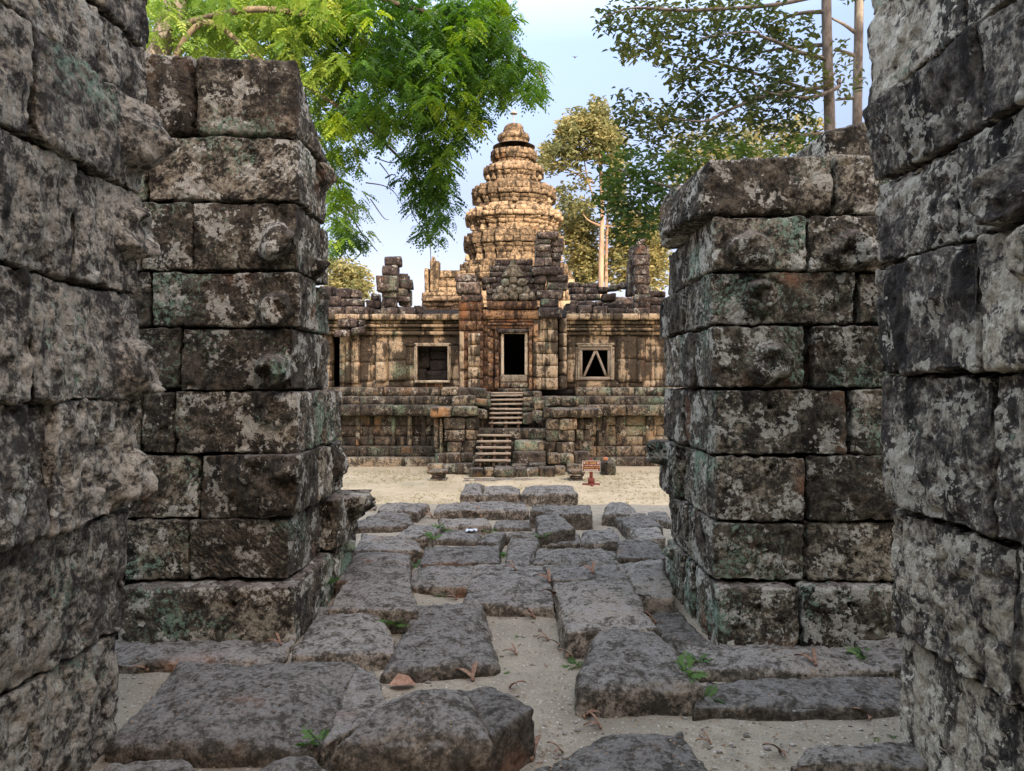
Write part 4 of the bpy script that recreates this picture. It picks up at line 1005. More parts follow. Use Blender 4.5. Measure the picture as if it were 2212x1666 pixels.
for cs in COURSES:
    mb = MB()
    for (v0, v1, r0, r1) in cs:
        ring(mb, r0 * tk, zb(v0), zb(v1), .50 if r0 > 200 else .42, .045 if v0 - v1 > 18 else .02, lean=(r1 - r0) * tk, skip=.012 if v0 - v1 > 18 else 0)
    mb.build('tower_tier', M_tower, TW)
mb = MB(); masonry(mb, TX - 335 * tk, TX + 335 * tk, YT, 5.2, list(np.linspace(COURT, z_lo, 16)), blen=.8, r=.04, cell=.3); mb.build('tower_body', M_tower, TW)
# crowning lotus stones
def lathe(prof2, x, y, n=28, wob=.0):
    th = np.linspace(0, 2 * np.pi, n, endpoint=False)
    V = np.concatenate([np.stack([x + r * np.cos(th), y + r * np.sin(th), np.full(n, z)], 1) for r, z in prof2])
    m = len(prof2); i = np.arange(m - 1)[:, None] * n; j = np.arange(n)[None]
    F = np.stack([i + j, i + (j + 1) % n, i + n + (j + 1) % n, i + n + j], -1).reshape(-1, 4)
    if wob: V = V + fbm(V, 4, 3, 9)[:, None] * wob * np.array([1, 1, .5])
    return V, F
pr2 = [(124, 352), (100, 342), (84, 334), (80, 326), (82, 314), (92, 310), (97, 300), (94, 290), (90, 282), (70, 277), (60, 274), (60, 262), (62, 258), (60, 252), (56, 250), (57, 240), (54, 230), (44, 221), (28, 217), (0.5, 216)]
pp = []
for (a, b), (c_, d_) in zip(pr2[:-1], pr2[1:]):
    for t in (0, .5): pp.append(((a + (c_ - a) * t) * tk, zt(b + (d_ - b) * t)))
pp.append((pr2[-1][0] * tk, zt(pr2[-1][1])))
MB().add(*lathe(pp, TX, YT + 2.65, 40, .05)).build('finial', M_tower, TW)
# corner ornaments on the ledges
for (v, rr_, hh) in ((1010, 300, 40), (830, 268, 34), (668, 230, 32), (535, 172, 30)):
    for sx in (-1, 1):
        for (fx, fy) in ((.86, -.86), (.66, -.95), (.0, -1.02)):
            if fx == 0 and sx < 0: continue
            hx = rr_ * tk * fx * sx; hy = rr_ * tk * fy
            wd_ = .17 if fx else .3
            c = box8(TX + hx - wd_, TX + hx + wd_, YT + 2.65 + hy - .12, YT + 2.65 + hy + .15, zt(v, rr_) - .02, zt(v - hh, rr_))
            c[[4, 6], 0] += wd_ * .7; c[[5, 7], 0] -= wd_ * .7
            MB().add(*stone(c, r=.05, cell=.07, amp=.03, seed=nxt())).build('antefix', M_tower, TW)
# pointed false gable low on the tower front
gb = box8(wx(1094, YT - .2), wx(1130, YT - .2), YT - .25, YT + .3, zt(1010, 300), zt(925, 300)); gb[[4, 6], 0] += .4; gb[[5, 7], 0] -= .4
MB().add(*stone(gb, r=.04, cell=.07, amp=.04, seed=nxt())).build('gable_stone', M_tower, TW)
# lightning rod with its disc
LR = empty('lightning_rod', (TX, YT + 2.65, zt(217)), 'thin lightning rod with a small disc on top of the tower', 'lightning rod')
Yr = YT + 2.65
zr0, zr1 = zt(219), wz(243.5, YC)
MB().add(*tube([(TX, Yr, zr0), (TX - .02, Yr, zr1 + .2)], [.04, .03], 6)).build('rod', M_metal, LR)
MB().add(*lathe([(.02, zr1 + .10), (.10, zr1 - .05), (.20, zr1 - .09), (.22, zr1 - .05), (.18, zr1 + .0), (.08, zr1 + .04), (.06, zr1 + .12), (.01, zr1 + .13)], TX, Yr)).build('disc', M_metal, LR)

# ------------------------------------------------------------------ smaller sunlit building left of the tower
YB = 37.5
XB = lambda px: wx(px, YB); ZB = lambda py: wz(py, YB)
LB = empty('side_hall', (XB(955), YB, COURT), 'sunlit orange stone hall between the broken roof pillar and the tower, with a pointed stub', 'building')
mb = MB(); masonry(mb, XB(914), XB(1010), YB, 2.5, [COURT] + list(np.linspace(ZB(700), ZB(662), 3)), blen=.8, r=.04, jit=.03); mb.build('wall', M_tower, LB)
mb = MB(); moulding(mb, XB(911), XB(1010), YB, [(652, 662, .1), (641, 652, .28), (632, 641, .12)]); mb.build('cornice', M_tower, LB)
mb = MB(); masonry(mb, XB(917), XB(1010), YB + .3, 2.0, list(np.linspace(ZB(633), ZB(588), 4)), blen=.8, r=.04, jit=.03); mb.build('upper_wall', M_tower, LB)
loose_ = [(916, 926, 578, 640, YB + .05), (928, 948, 562, 640, YB + .02), (948, 1006, 583, 600, YB + .2)]
for t in loose_:
    mb = MB(); block(mb, *t, 1.0, .05); mb.build('corner_pier', M_tower, LB)
gb = box8(XB(929), XB(946), YB + .1, YB + .7, ZB(590), ZB(552)); gb[[4, 6], 0] += .05; gb[[5, 7], 0] -= .2
MB().add(*stone(gb, r=.03, cell=.07, amp=.02, seed=nxt())).build('pointed_stub', M_tower, LB)
# ------------------------------------------------------------------ foliage
def unit(a): return a / np.maximum(np.linalg.norm(a, axis=-1, keepdims=True), 1e-9)
def leaf_cards(P, D, L, Wd, Nn, tint, fold=.25):
    """pointed oval leaves of two folded quads; P base, D direction, Nn face normal"""
    D = unit(D); S_ = unit(np.cross(D, Nn)); U = unit(np.cross(S_, D))
    L = np.broadcast_to(L, (len(P),))[:, None]; Wd = np.broadcast_to(Wd, (len(P),))[:, None]
    m1 = P + D * L * .35; m2 = P + D * L * .72
    V = np.stack([P, m1 + S_ * Wd * .5 + U * Wd * fold, m2 + S_ * Wd * .38 + U * Wd * fold * .7, P + D * L - U * L * .06, m2 - S_ * Wd * .38 + U * Wd * fold * .7, m1 - S_ * Wd * .5 + U * Wd * fold], 1)
    n = len(P); b = np.arange(n)[:, None] * 6
    F = np.concatenate([b + np.array([[0, 1, 2, 3]]), b + np.array([[0, 3, 4, 5]])])
    return V.reshape(-1, 3), F, np.repeat(tint, 6)
def frond_cards(P, D, L, pairs, tint, ratio=.38, width=.56, droop=.6):
    """drooping feathery leaves: pairs of leaflets along a curved midrib"""
    n = len(P); D = unit(D)
    S_ = unit(np.cross(D, np.array([0, 0, 1.]) + rng.normal(0, .25, (n, 3)))); U = unit(np.cross(S_, D))
    L = np.broadcast_to(L, (n,))
    vs = []; ts = []
    for i in range(pairs + 1):
        t = (i + 1.0) / (pairs + 1)
        C = P + D * (L * t)[:, None] - np.array([0, 0, 1.]) * (droop * L * t * t)[:, None]
        tang = unit(D - np.array([0, 0, 1.]) * (2 * droop * t))
        l = (L * ratio * (1 - .45 * abs(t - .5) * 2))[:, None]
        for sd in ((-1, 1) if i < pairs else (0,)):
            d = unit(tang * .62 + S_ * (.8 * sd) - np.array([0, 0, 1.]) * .30 + rng.normal(0, .10, (n, 3))) if sd else tang
            q = unit(np.cross(d, U)) * l * width
            vs.append(np.stack([C, C + d * l * .45 + q * .5, C + d * l, C + d * l * .45 - q * .5], 1)); ts.append(tint + rng.normal(0, .04, n))
    V = np.concatenate(vs).reshape(-1, 3); T = np.repeat(np.clip(np.concatenate(ts), 0, 1), 4)
    return V, np.arange(len(V)).reshape(-1, 4), T
def in_ellipses(ells, per):
    """sample points of pixel ellipses (px, py, rx, ry, weight, Y, spread in depth)"""
    out = []
    tot = sum(e[2] * e[3] * e[4] for e in ells)
    for e in ells:
        n = max(3, int(per * e[2] * e[3] * e[4] / tot))
        a = rng.uniform(0, 2 * np.pi, n); r = np.sqrt(rng.uniform(0, 1, n))
        px = e[0] + e[2] * r * np.cos(a); py = e[1] + e[3] * r * np.sin(a)
        Y = e[5] + rng.normal(0, e[6], n)
        out.append(np.stack([(px - CX) / FPX * Y, Y, EYE + (CY - py) / FPX * Y], 1))
    return np.concatenate(out)
def limb(root, pts, r0, r1, m, k=8, n=8, name='branch', wob=.12):
    p = spline(pts, k); MB().add(*tube(p, np.linspace(r0, r1, len(p)), n, wob, nxt())).build(name, m, root)
def pxs(lst, Y): return [W(a, b, Y + (c[0] if c else 0)) for a, b, *c in lst]

# --- the feathery tree hanging over the left pier
LT = empty('feathery_tree', (-9.5, 17, COURT), 'big tree with bright green feathery leaves hanging over the left gate pier', 'tree')
limb(LT, [(-9.5, 17, COURT - .2), (-9.4, 17, 2), (-9.0, 16.8, 5), (-8.2, 16.5, 8), (-7, 16, 10.5)], .42, .22, M_bark, name='trunk', n=12)
for pts in ([(-8.6, 16.7, 6.5), *pxs([(420, 60), (560, 130), (700, 210), (820, 300), (905, 400), (925, 520)], 15.5)],
            [(-7.6, 16.2, 9.4), *pxs([(560, 20), (760, 60), (930, 120), (1060, 190), (1100, 240)], 15)],
            [(-7.2, 16.1, 10), *pxs([(640, -60), (860, 10), (1040, 60), (1150, 140), (1180, 195)], 14.5)],
            [(-8.6, 16.7, 7), *pxs([(400, 150), (560, 190), (690, 300), (740, 430), (790, 520)], 16.5)],
            [(-8.9, 16.8, 5.6), *pxs([(380, 180), (480, 150), (600, 110), (720, 90)], 18)]):
    limb(LT, pts, .075, .012, M_twig)
# bare hanging twigs
mb = MB()
for pts in ([(790, 395), (830, 402), (855, 420), (880, 465)], [(808, 340), (845, 352), (868, 345), (880, 372)], [(800, 430), (828, 470), (840, 475)], [(880, 420), (895, 470), (915, 495)],
            [(925, 500), (930, 540), (930, 575)], [(945, 430), (975, 440), (1000, 447)], [(985, 300), (1010, 320), (1020, 345)], [(905, 380), (890, 420), (868, 440)], [(820, 352), (840, 380), (838, 400)], [(1040, 280), (1052, 296), (1065, 310)]):
    p = spline(pxs(pts, 15), 5); MB().add(*tube(p, np.linspace(.014, .005, len(p)), 5)).build('bare_twig', M_twig, LT)
EL = [(400, 60, 110, 90, .8, 17.5, 1.5), (560, 60, 140, 110, .8, 17.5, 1.5), (520, 10, 220, 50, .9, 17, 1.5), (690, 60, 110, 110, .9, 16.5, 1.3), (700, 190, 60, 90, .9, 16.5, 1), (480, 105, 150, 60, .55, 18.5, 1.2), (660, 10, 120, 60, .9, 16, 1.2)]
ER = [(820, 60, 110, 110, 1.1, 15.5, 1.2), (930, 90, 110, 110, 1.1, 15, 1.1), (1020, 60, 95, 80, 1.1, 14.6, .9), (840, 190, 110, 90, 1.1, 15.5, 1.1), (960, 190, 95, 85, 1.1, 15, 1), (780, 270, 80, 55, 1.0, 15.8, 1),
      (1060, 120, 60, 70, 1.1, 14.6, .8), (1110, 160, 70, 38, 1.0, 14.5, .7), (1140, 190, 45, 28, .8, 14.4, .5), (1020, 230, 45, 60, .9, 14.8, .7), (940, 290, 60, 70, 1.2, 15, .7), (925, 365, 58, 65, 1.25, 15, .6), (950, 430, 32, 62, 1.1, 15, .5),
      (935, 490, 40, 30, .7, 15, .4), (905, 420, 26, 40, .9, 15, .4), (1075, 20, 50, 40, .8, 14.5, .6), (720, 300, 35, 60, 1.0, 16, .8), (718, 400, 22, 80, 1.2, 16, .6), (735, 470, 30, 70, 1.15, 16, .6), (770, 440, 25, 24, .7, 16, .4), (760, 515, 38, 28, .9, 16, .4), (725, 530, 25, 20, .9, 16, .4), (770, 350, 26, 30, .5, 16, .5), (870, 385, 14, 12, .6, 15, .3), (1085, 225, 22, 18, .6, 14.5, .3), (740, 20, 60, 60, 1.0, 16, 1)]
def crown_fronds(root, ells, n, m, L, name, pairs=8, tb=.5):
    tips = in_ellipses(ells, n)
    P = np.repeat(tips, 5, 0) + rng.normal(0, .05, (len(tips) * 5, 3))
    az = rng.uniform(0, 2 * np.pi, len(P))
    D = np.stack([np.cos(az), np.sin(az), rng.uniform(-.55, .25, len(P))], 1)
    clump = fbm(tips, .9, 3, 44)
    T = np.clip(tb + np.repeat(clump, 5) * .55 + rng.normal(0, .10, len(P)), 0, 1)
    V, F, T2 = frond_cards(P, D, L * rng.uniform(.7, 1.25, len(P)), pairs, T)
    MB().add(V, F, T2).build(name, m, root, smooth=False, tint=True)
crown_fronds(LT, EL, 1000, M_leafLf, .30, 'crown', 5, .45)
crown_fronds(LT, ER, 1500, M_leafL, .27, 'crown', 5, .45)

# --- broad leaved tree on the right
YR = 20.0
q6 = lambda u, v, *d: (1220 + .2941 * u, .2941 * v, *d)
def broad(root, ells, n, m, L, name, per=6, asp=.48, tb=.45, up=.2, smooth=False):
    tips = in_ellipses(ells, n)
    P = np.repeat(tips, per, 0) + rng.normal(0, L * .45, (len(tips) * per, 3))
    az = rng.uniform(0, 2 * np.pi, len(P))
    D = np.stack([np.cos(az), np.sin(az), rng.normal(-.15, .45, len(P))], 1)
    Nn = unit(np.stack([rng.normal(0, .55, len(P)), rng.normal(-.2, .55, len(P)), np.ones(len(P))], 1))
    T = np.clip(tb + np.repeat(fbm(tips, .8, 3, 71), per) * .45 + rng.normal(0, .13, len(P)), 0, 1)
    V, F, T2 = leaf_cards(P, D, L * rng.uniform(.65, 1.2, len(P)), L * asp * rng.uniform(.8, 1.15, len(P)), Nn, T)
    MB().add(V, F, T2).build(name, m, root, smooth=smooth, tint=True)
RT = empty('broad_leaf_tree', (wx(1795, YR), YR, COURT), 'tall straight grey trunk with spreading dark broad leaves behind the right pier', 'tree')
limb(RT, [(wx(1797, YR), YR, COURT - .2), *pxs([(1794, 500), (1792, 265), (1788, 130), (1785, 0), (1783, -160)], YR)], .155, .12, M_bark, name='trunk', n=12, wob=.06)
for pts in ([q6(1900, 430), q6(1700, 375, -.3), q6(1560, 310, -.6), q6(1440, 265, -.9), q6(1405, 236, -1), q6(1230, 245, -1.2), q6(1000, 280, -1.4)],
            [q6(1895, 85), q6(1700, 105, .2), q6(1560, 180, .3), q6(1420, 360, .4)],
            [q6(2015, 590, -.3), q6(1995, 650, -.4), q6(1800, 715, -.5), q6(1600, 700, -.6), q6(1470, 670, -.7), q6(1340, 590, -.8)],
            [q6(1900, 640), q6(1500, 700, -.2), q6(1250, 790, -.4), q6(1070, 880, -.6), q6(960, 890, -.7), q6(780, 870, -.8)],
            [q6(1905, 985), q6(1750, 1000, -.2), q6(1560, 1100, -.3), q6(1500, 1180, -.3)],
            [q6(1900, -40), q6(1500, 40, -.4), q6(900, 75, -.8), q6(600, 60, -1), q6(440, 70, -1.1), q6(260, 140, -1.2)],
            [q6(1900, 700, .3), q6(1600, 600, .5), q6(1250, 500, .6), q6(900, 420, .8), q6(560, 380, .9)],
            [q6(1900, 330, .3), q6(1700, 345, .5), q6(1400, 400, .6), q6(1150, 560, .8)]):
    p = spline(pxs(pts, YR), 6)
    MB().add(*tube(p, np.linspace(.062, .014, len(p)), 7, .15, nxt())).build('branch', M_twig if pts[0][1] > 900 * .2941 else M_bark, RT)
mb = MB()
for k in range(14):
    a = W(1793 + rnd.uniform(-3, 3), 175, YR - .17); b = a + np.array([rnd.uniform(-.35, .3), -.05, rnd.uniform(-.5, .4)]); mb.add(*tube(spline([a, (a + b) / 2 + np.array([0, -.05, .06]), b], 4), [.012] * 9, 4))
mb.build('aerial_roots', M_twig, RT)
E = lambda u, v, ru, rv, wt=1.0, dY=0, sp=.7: (1220 + .2941 * u, .2941 * v, .2941 * ru, .2941 * rv, wt, YR + dY, sp)
broad(RT, [E(520, 110, 300, 110), E(330, 200, 110, 80, .7), E(620, 300, 260, 120, 1.0), E(450, 380, 110, 60, .8), E(950, 150, 260, 150, 1.0), E(1250, 120, 220, 150, .9), E(1480, 170, 170, 130, .7), E(1650, 200, 180, 120, .6), E(1820, 160, 60, 90, .5), E(850, 480, 190, 120, .8),
           E(1150, 380, 260, 150, .9), E(1500, 420, 220, 170, .8), E(1750, 420, 130, 160, .6), E(800, 570, 110, 60, .8), E(1000, 620, 200, 130, .8), E(1300, 640, 240, 130, .8), E(1650, 620, 200, 150, .8), E(1850, 560, 70, 150, .5), E(480, 760, 130, 100, .8), E(560, 860, 220, 110, 1.0),
           E(850, 800, 200, 130, .8), E(1150, 840, 240, 130, .7), E(1500, 800, 260, 140, .8), E(1800, 820, 110, 100, .7), E(700, 980, 240, 120, .9), E(1000, 1000, 220, 90, .7), E(1350, 960, 260, 90, .7), E(1700, 950, 200, 90, .6), E(780, 1130, 130, 130, .7), E(2010, 450, 70, 160, .6), E(2040, 650, 60, 110, .6)], 980, M_leafR, .22, 'crown', 5, .46, .48)
RT2 = empty('broad_leaf_tree', (wx(1862, 22), 22, COURT), 'second slim grey trunk at the edge of the pale jamb, right of the taller trunk', 'tree')
limb(RT2, [(wx(1850, 22), 22, COURT - .2), *pxs([(1852, 500), (1852, 220), (1855, 60), (1857, -160)], 22)], .15, .12, M_bark, name='trunk', n=12, wob=.06)
for pts in ([q6(2140, 245), q6(2050, 180), q6(1960, 135)], [q6(2140, 415), q6(2050, 380), q6(1975, 370)], [q6(2140, 720), q6(2060, 725), q6(1990, 735)]):
    limb(RT2, pxs(pts, 22), .06, .03, M_bark, n=7)
broad(RT2, [(1840, -60, 60, 60, 1, 22, .8), (1850, 150, 14, 40, .4, 22, .5)], 60, M_leafR, .20, 'crown')

# --- greener young tree in front of the far trees, behind the corner of the right pier
GT = empty('young_green_tree', (wx(1600, 24), 24.0, COURT), 'mid green broad leaved tree between the golden far trees and the right pier', 'tree')
limb(GT, [(wx(1600, 24), 24, COURT - .2), *pxs([(1595, 700), (1570, 520), (1510, 430), (1400, 390)], 24.5)], .12, .04, M_bark, name='trunk')
for pts in ([(1385, 470), (1350, 430), (1320, 420)], [(1382, 440), (1420, 400), (1460, 380)], [(1375, 400), (1345, 370), (1320, 365)]): limb(GT, pxs(pts, 26), .05, .015, M_bark, n=6)
broad(GT, [(1345, 365, 60, 45, 1, 25.5, 1), (1370, 420, 75, 60, 1.1, 25.5, 1), (1320, 430, 40, 30, 1, 25.5, .8), (1400, 370, 55, 45, 1, 25.5, 1), (1360, 480, 60, 45, .9, 25.5, .8), (1420, 440, 40, 60, .9, 25.5, .8), (1350, 510, 30, 18, .7, 25.5, .5)], 330, M_leafG, .26, 'crown', 5, .46, .42)
G2 = empty('young_green_tree', (wx(1600, 18), 18.0, COURT), 'fresh green bush tops showing just over the right pier', 'tree')
limb(G2, [(wx(1600, 18), 18, COURT - .2), *pxs([(1600, 600), (1595, 360)], 18)], .10, .05, M_bark, name='trunk')
broad(G2, [(1470, 375, 40, 22, 1, 17.5, .5), (1490, 345, 45, 22, 1, 17.5, .5), (1560, 325, 60, 20, .9, 17.5, .5), (1640, 325, 50, 18, .8, 17.5, .5), (1740, 315, 40, 20, .9, 17.5, .5)], 120, M_leafG, .18, 'crown', 6, .5, .62)

# --- sunlit trees beyond the temple
q7 = lambda u, v: (1111.5 + .2505 * u, 206 + .2505 * v)
E7 = lambda u, v, ru, rv, wt=1.0, Y=60, sp=1.6: (*q7(u, v), .2505 * ru, .2505 * rv, wt, Y, sp)
def far_tree(label, px, Y, rt, tops, limbs, ells, n, L, tb, m=M_leafY, bark=M_barkp, group='sunlit trees beyond the temple', per=7):
    o = empty('forest_tree', (wx(px, Y), Y, COURT), label, 'tree', group)
    limb(o, [(wx(px, Y), Y, COURT - .3), *pxs(tops, Y)], rt, rt * .35, bark, name='trunk', n=10, wob=.05)
    for l in limbs: limb(o, pxs(l, Y), rt * .38, rt * .10, bark, n=6)
    broad(o, ells, n, m, L, 'crown', per, .5, tb)
    return o
far_tree('tall golden leaved tree with straight pinkish trunk, right of the tower', 1299, 60, .27, [q7(745, 1650), q7(752, 1200), q7(755, 900), q7(735, 540), q7(720, 200)],
         [[q7(750, 1130), q7(640, 1080), q7(580, 1010)], [q7(752, 900), q7(690, 880), q7(640, 760), q7(600, 560), q7(560, 300)], [q7(690, 760), q7(540, 680), q7(400, 620)], [q7(750, 1130), q7(850, 1130)], [q7(740, 700), q7(860, 600), q7(900, 420)]],
         [E7(720, 130, 90, 100, .9), E7(560, 240, 150, 110, 1.0), E7(700, 290, 180, 130, 1.1), E7(450, 330, 90, 120, 1), E7(820, 360, 120, 130, 1), E7(320, 470, 90, 70, 1), E7(250, 560, 80, 60, .9), E7(420, 480, 120, 90, .9), E7(330, 610, 100, 50, .7), E7(580, 460, 120, 90, .6), E7(740, 500, 130, 80, .8), E7(500, 620, 100, 60, .5), E7(440, 830, 80, 60, .6), E7(480, 930, 110, 60, .8), E7(590, 760, 50, 50, .7), E7(640, 940, 80, 50, .7), E7(880, 560, 90, 90, .9)], 1050, .44, .42)
far_tree('slimmer pinkish trunk standing just right of the tall golden leaved tree', 1311, 63, .19, [q7(790, 1600), q7(800, 1100), q7(815, 800)], [[q7(800, 1100), q7(870, 1000)]], [E7(860, 780, 90, 120, .8, 63), E7(900, 950, 70, 80, .8, 63)], 220, .42, .4)
far_tree('golden bushy tree filling the gap between the tower and the pinkish trunks', 1240, 68, .26, [q7(520, 1500), q7(520, 1200)], [], [E7(520, 1050, 160, 90, .9, 67), E7(460, 1150, 120, 120, .9, 67), E7(600, 1150, 130, 110, .9, 67), E7(530, 1300, 160, 140, .8, 67), E7(640, 1430, 120, 150, .8, 67), E7(540, 1530, 140, 120, .9, 67), E7(680, 1550, 80, 100, .9, 67)], 800, .46, .55)
far_tree('yellow green tree mass behind the broken right roof pillar', 1400, 66, .26, [q7(1000, 1500), q7(1010, 1200)], [], [E7(900, 1250, 130, 160, .8, 66), E7(1000, 1100, 140, 110, .8, 66), E7(880, 1480, 130, 150, .9, 66), E7(1120, 1300, 120, 160, .8, 66), E7(1220, 1150, 110, 150, .9, 66), E7(1240, 1350, 100, 160, .9, 66), E7(1200, 1560, 130, 120, .9, 66), E7(1050, 1500, 120, 120, .8, 66), E7(960, 1350, 100, 100, .9, 66)], 1000, .46, .62)
far_tree('golden treetops glowing above the right pier behind the dark leaves', 1620, 62, .26, [(1620, 560), (1600, 380)], [], [(1500, 330, 60, 50, .9, 62, 1.5), (1580, 310, 70, 45, .9, 62, 1.5), (1660, 300, 60, 40, .9, 62, 1.5), (1740, 290, 60, 45, .9, 62, 1.5), (1600, 380, 160, 60, .8, 62, 1.5)], 560, .46, .55)
far_tree('small yellow green tree seen low between the left pier and the roof pillar', 755, 58, .2, [(752, 700), (750, 610)], [[(750, 640), (775, 610)], [(750, 640), (725, 600)]], [(745, 590, 38, 26, .9, 58, 1.2), (765, 605, 36, 28, 1, 58, 1.2), (735, 620, 38, 22, 1, 58, 1.2), (780, 625, 24, 22, .8, 58, 1.2), (725, 570, 24, 16, .6, 58, 1)], 420, .40, .55)
# --- a bird far up in the sky
bp = W(1242, 124, 30)
th = np.linspace(-1, 1, 9)
mb = MB()
Vb = np.concatenate([np.stack([bp[0] + th * .12, bp[1] + .04 - .03 * np.abs(th), bp[2] + .05 * np.abs(th) - .0 * th], 1), np.stack([bp[0] + th * .12, bp[1] - .04 + .04 * np.abs(th), bp[2] + .05 * np.abs(th)], 1)])
j = np.arange(8); mb.add(Vb, np.stack([j, j + 1, j + 10, j + 9], 1))
bb, bf, _ = rbox(box8(bp[0] - .025, bp[0] + .025, bp[1] - .09, bp[1] + .08, bp[2] - .025, bp[2] + .02), .02, .02); mb.add(bb, bf)
tag(recentre(mb.build('bird', M_twig)), 'tiny dark bird flying in the open sky', 'bird')

# --- unseen wood added behind the viewer: shaped to shade the gate and temple front
mb = MB()
for k in range(34):
    x = -34 + k * 3.0 + rnd.uniform(-.8, .8)
    H = (14.8 if x < 13.2 else 26.0) + rnd.uniform(-.7, .9)  # kept low on one side so the sun reaches the feathery tree
    for (zc, rz, rx) in ((H - 3, 3.2, 2.7), (H * .5, H * .44, 2.6), (1.5, 4, 2.2)):
        V, F, _ = rbox(box8(x - rx, x + rx, -20.6, -17.2, zc - rz, zc + rz), 1.6, .5, 40)
        V = V + vnormals(V, F) * (fbm(V, .8, 3, k) * .5)[:, None]
        mb.add(V, F)
tag(mb.build('unseen_shade_wood', plain_mat('unseen wood foliage', (.02, .04, .012), (.05, .08, .02), 2, .9)), 'unseen wood added behind the viewer to shade the gate and temple front', 'wood', kind='stuff')

# ------------------------------------------------------------------ small things on the ground
def ray_ground(px, py, zg=0.0):
    return onz(px, py, zg)
dg = bpy.context.evaluated_depsgraph_get()
dg.update()
def hit(px, py):
    d = np.array([(px - CX) / FPX, 1.0, (CY - py) / FPX]); d /= np.linalg.norm(d)
    ok, loc, nrm, _, ob, _ = sc.ray_cast(dg, (0, 0, EYE), d.tolist())
    return (np.array(loc), np.array(nrm)) if ok else (onz(px, py, 0), np.array([0, 0, 1.]))
def weed(label, px, py, size, n, cat='weed'):
    p, _ = hit(px, py); p = p - np.array([0, 0, .015])
    o = empty('weed', tuple(p), label, cat, 'small green weeds in the paving joints')
    az = np.linspace(0, 2 * np.pi, n, endpoint=False) + rng.uniform(0, 1, n)
    D = np.stack([np.cos(az) * .8, np.sin(az) * .8, rng.uniform(.25, 1.0, n)], 1)
    V, F, T = frond_cards(np.repeat(p[None], n, 0), D, size * rng.uniform(.7, 1.2, n), 5, np.clip(rng.normal(.55, .2, n), 0, 1), ratio=.36, width=.55, droop=.28)
    MB().add(V, F, T).build('leaf_spray', M_weed, o, smooth=False, tint=True)
    mb = MB()
    for d, s in zip(unit(D), rng.uniform(.6, 1, n)): mb.add(*tube(spline([p, p + d * size * .5 * s, p + d * size * .9 * s - np.array([0, 0, .2 * size])], 3), [.0022, .002, .0018, .0016, .0014, .0012, .001], 4))
    mb.build('stem', M_weed, o)
Wd7 = lambda u, v: z7(u, v)
for lab, (px, py), sz, n in [
    ('low leafy weed at the bottom beside the boulder like slab', (692, 1606), .13, 6),
    ('weed creeping between the uneven slab and the large raised slab', z7(520, 800), .12, 7),
    ('upright weed left of the narrow slab', z7(1108, 440), .14, 7),
    ('upright weed right of the narrow slab', z7(1290, 430), .13, 6),
    ('weed beside the dark cracked slab, left of the twin holed slab', z7(622, 500), .14, 6),
    ('little weed behind the white paper, left of it', z7(780, 292), .15, 6),
    ('low weed left of the flat slab carrying the paper', z7(712, 335), .13, 5),
    ('weed in the corner between white paper and reddish slab', z7(1030, 300), .13, 5),
    ('weed at the foot of the left pier passage', z7(150, 580), .12, 7),
    ('weed at the bottom of the humped slab on its right', z7(2120, 1080), .13, 7),
    ('tall thin weed right of the humped slab, above the other', z7(2180, 1010), .10, 5),
    ('weed at the right edge of the sand channel', z7(1505, 1040), .09, 7),
    ('tiny weed in the middle of the sand channel', z7(1200, 890), .05, 6),
    ('tiny weed under the twin holed slab', z7(778, 650), .06, 5),
    ('weed hanging under the end of the low slab by the right pier', (1522, 1505), .10, 5),
    ('weed beside the right pier plinth above the small slab corner', (1862, 1412), .10, 7),
    ('tiny weed at the seam of the wedge slab', z7(1328, 320), .10, 4),
    ('tiny weed by the slab near the right pier foot', z7(1722, 448), .08, 4),
    ('tiny weed at the edge of the large raised slab, channel side', z7(1098, 1085), .07, 4),
    ('weed at the bottom edge in the sand near the dark slab corner', (1905, 1585), .08, 4)]:
    weed(lab, px, py, sz, n)
def seed_pod(label, px, py, ang, size=.085, two=True):
    size = size * .78
    p, nn = hit(px, py)
    o = empty('winged_seed', tuple(p), label, 'winged seed', 'fallen winged seeds')
    c, s = math.cos(ang), math.sin(ang)
    def tr(V): 
        V = np.asarray(V) * size
        return np.stack([p[0] + V[:, 0] * c - V[:, 1] * s, p[1] + V[:, 0] * s + V[:, 1] * c, p[2] + V[:, 2] + .006], 1)
    V, F, _ = rbox(box8(-.12, .12, -.11, .11, -.04, .18), .11, .06)
    MB().add(tr(V), F).build('nut', M_seed, o)
    for sd in ((-.55, .5) if two else (-.1,)):
        t = np.linspace(0, 1, 9); 
        wdt = .15 * np.sin(np.pi * np.clip(t * .93 + .07, 0, 1)) ** .6
        cx_ = np.sin(sd) * t * 1.15 + .25 * sd * t * t; cy_ = np.cos(sd) * t * 1.15; cz_ = .1 + .35 * np.sin(t * 2.4) + (.25 * t if sd > 0 else 0)
        A = np.stack([cx_ - wdt, cy_, cz_ + .05], 1); B = np.stack([cx_ + wdt, cy_, cz_ + .05], 1); C = np.stack([cx_, cy_, cz_ - .02], 1)
        V = np.concatenate([A, C, B]); j = np.arange(8)
        F = np.concatenate([np.stack([j, j + 1, j + 10, j + 9], 1), np.stack([j + 9, j + 10, j + 19, j + 18], 1)])
        V2 = V.copy(); V2[:, 2] -= .02
        MB().add(tr(V), F).add(tr(V2), F[:, ::-1]).build('wing', M_seed, o)
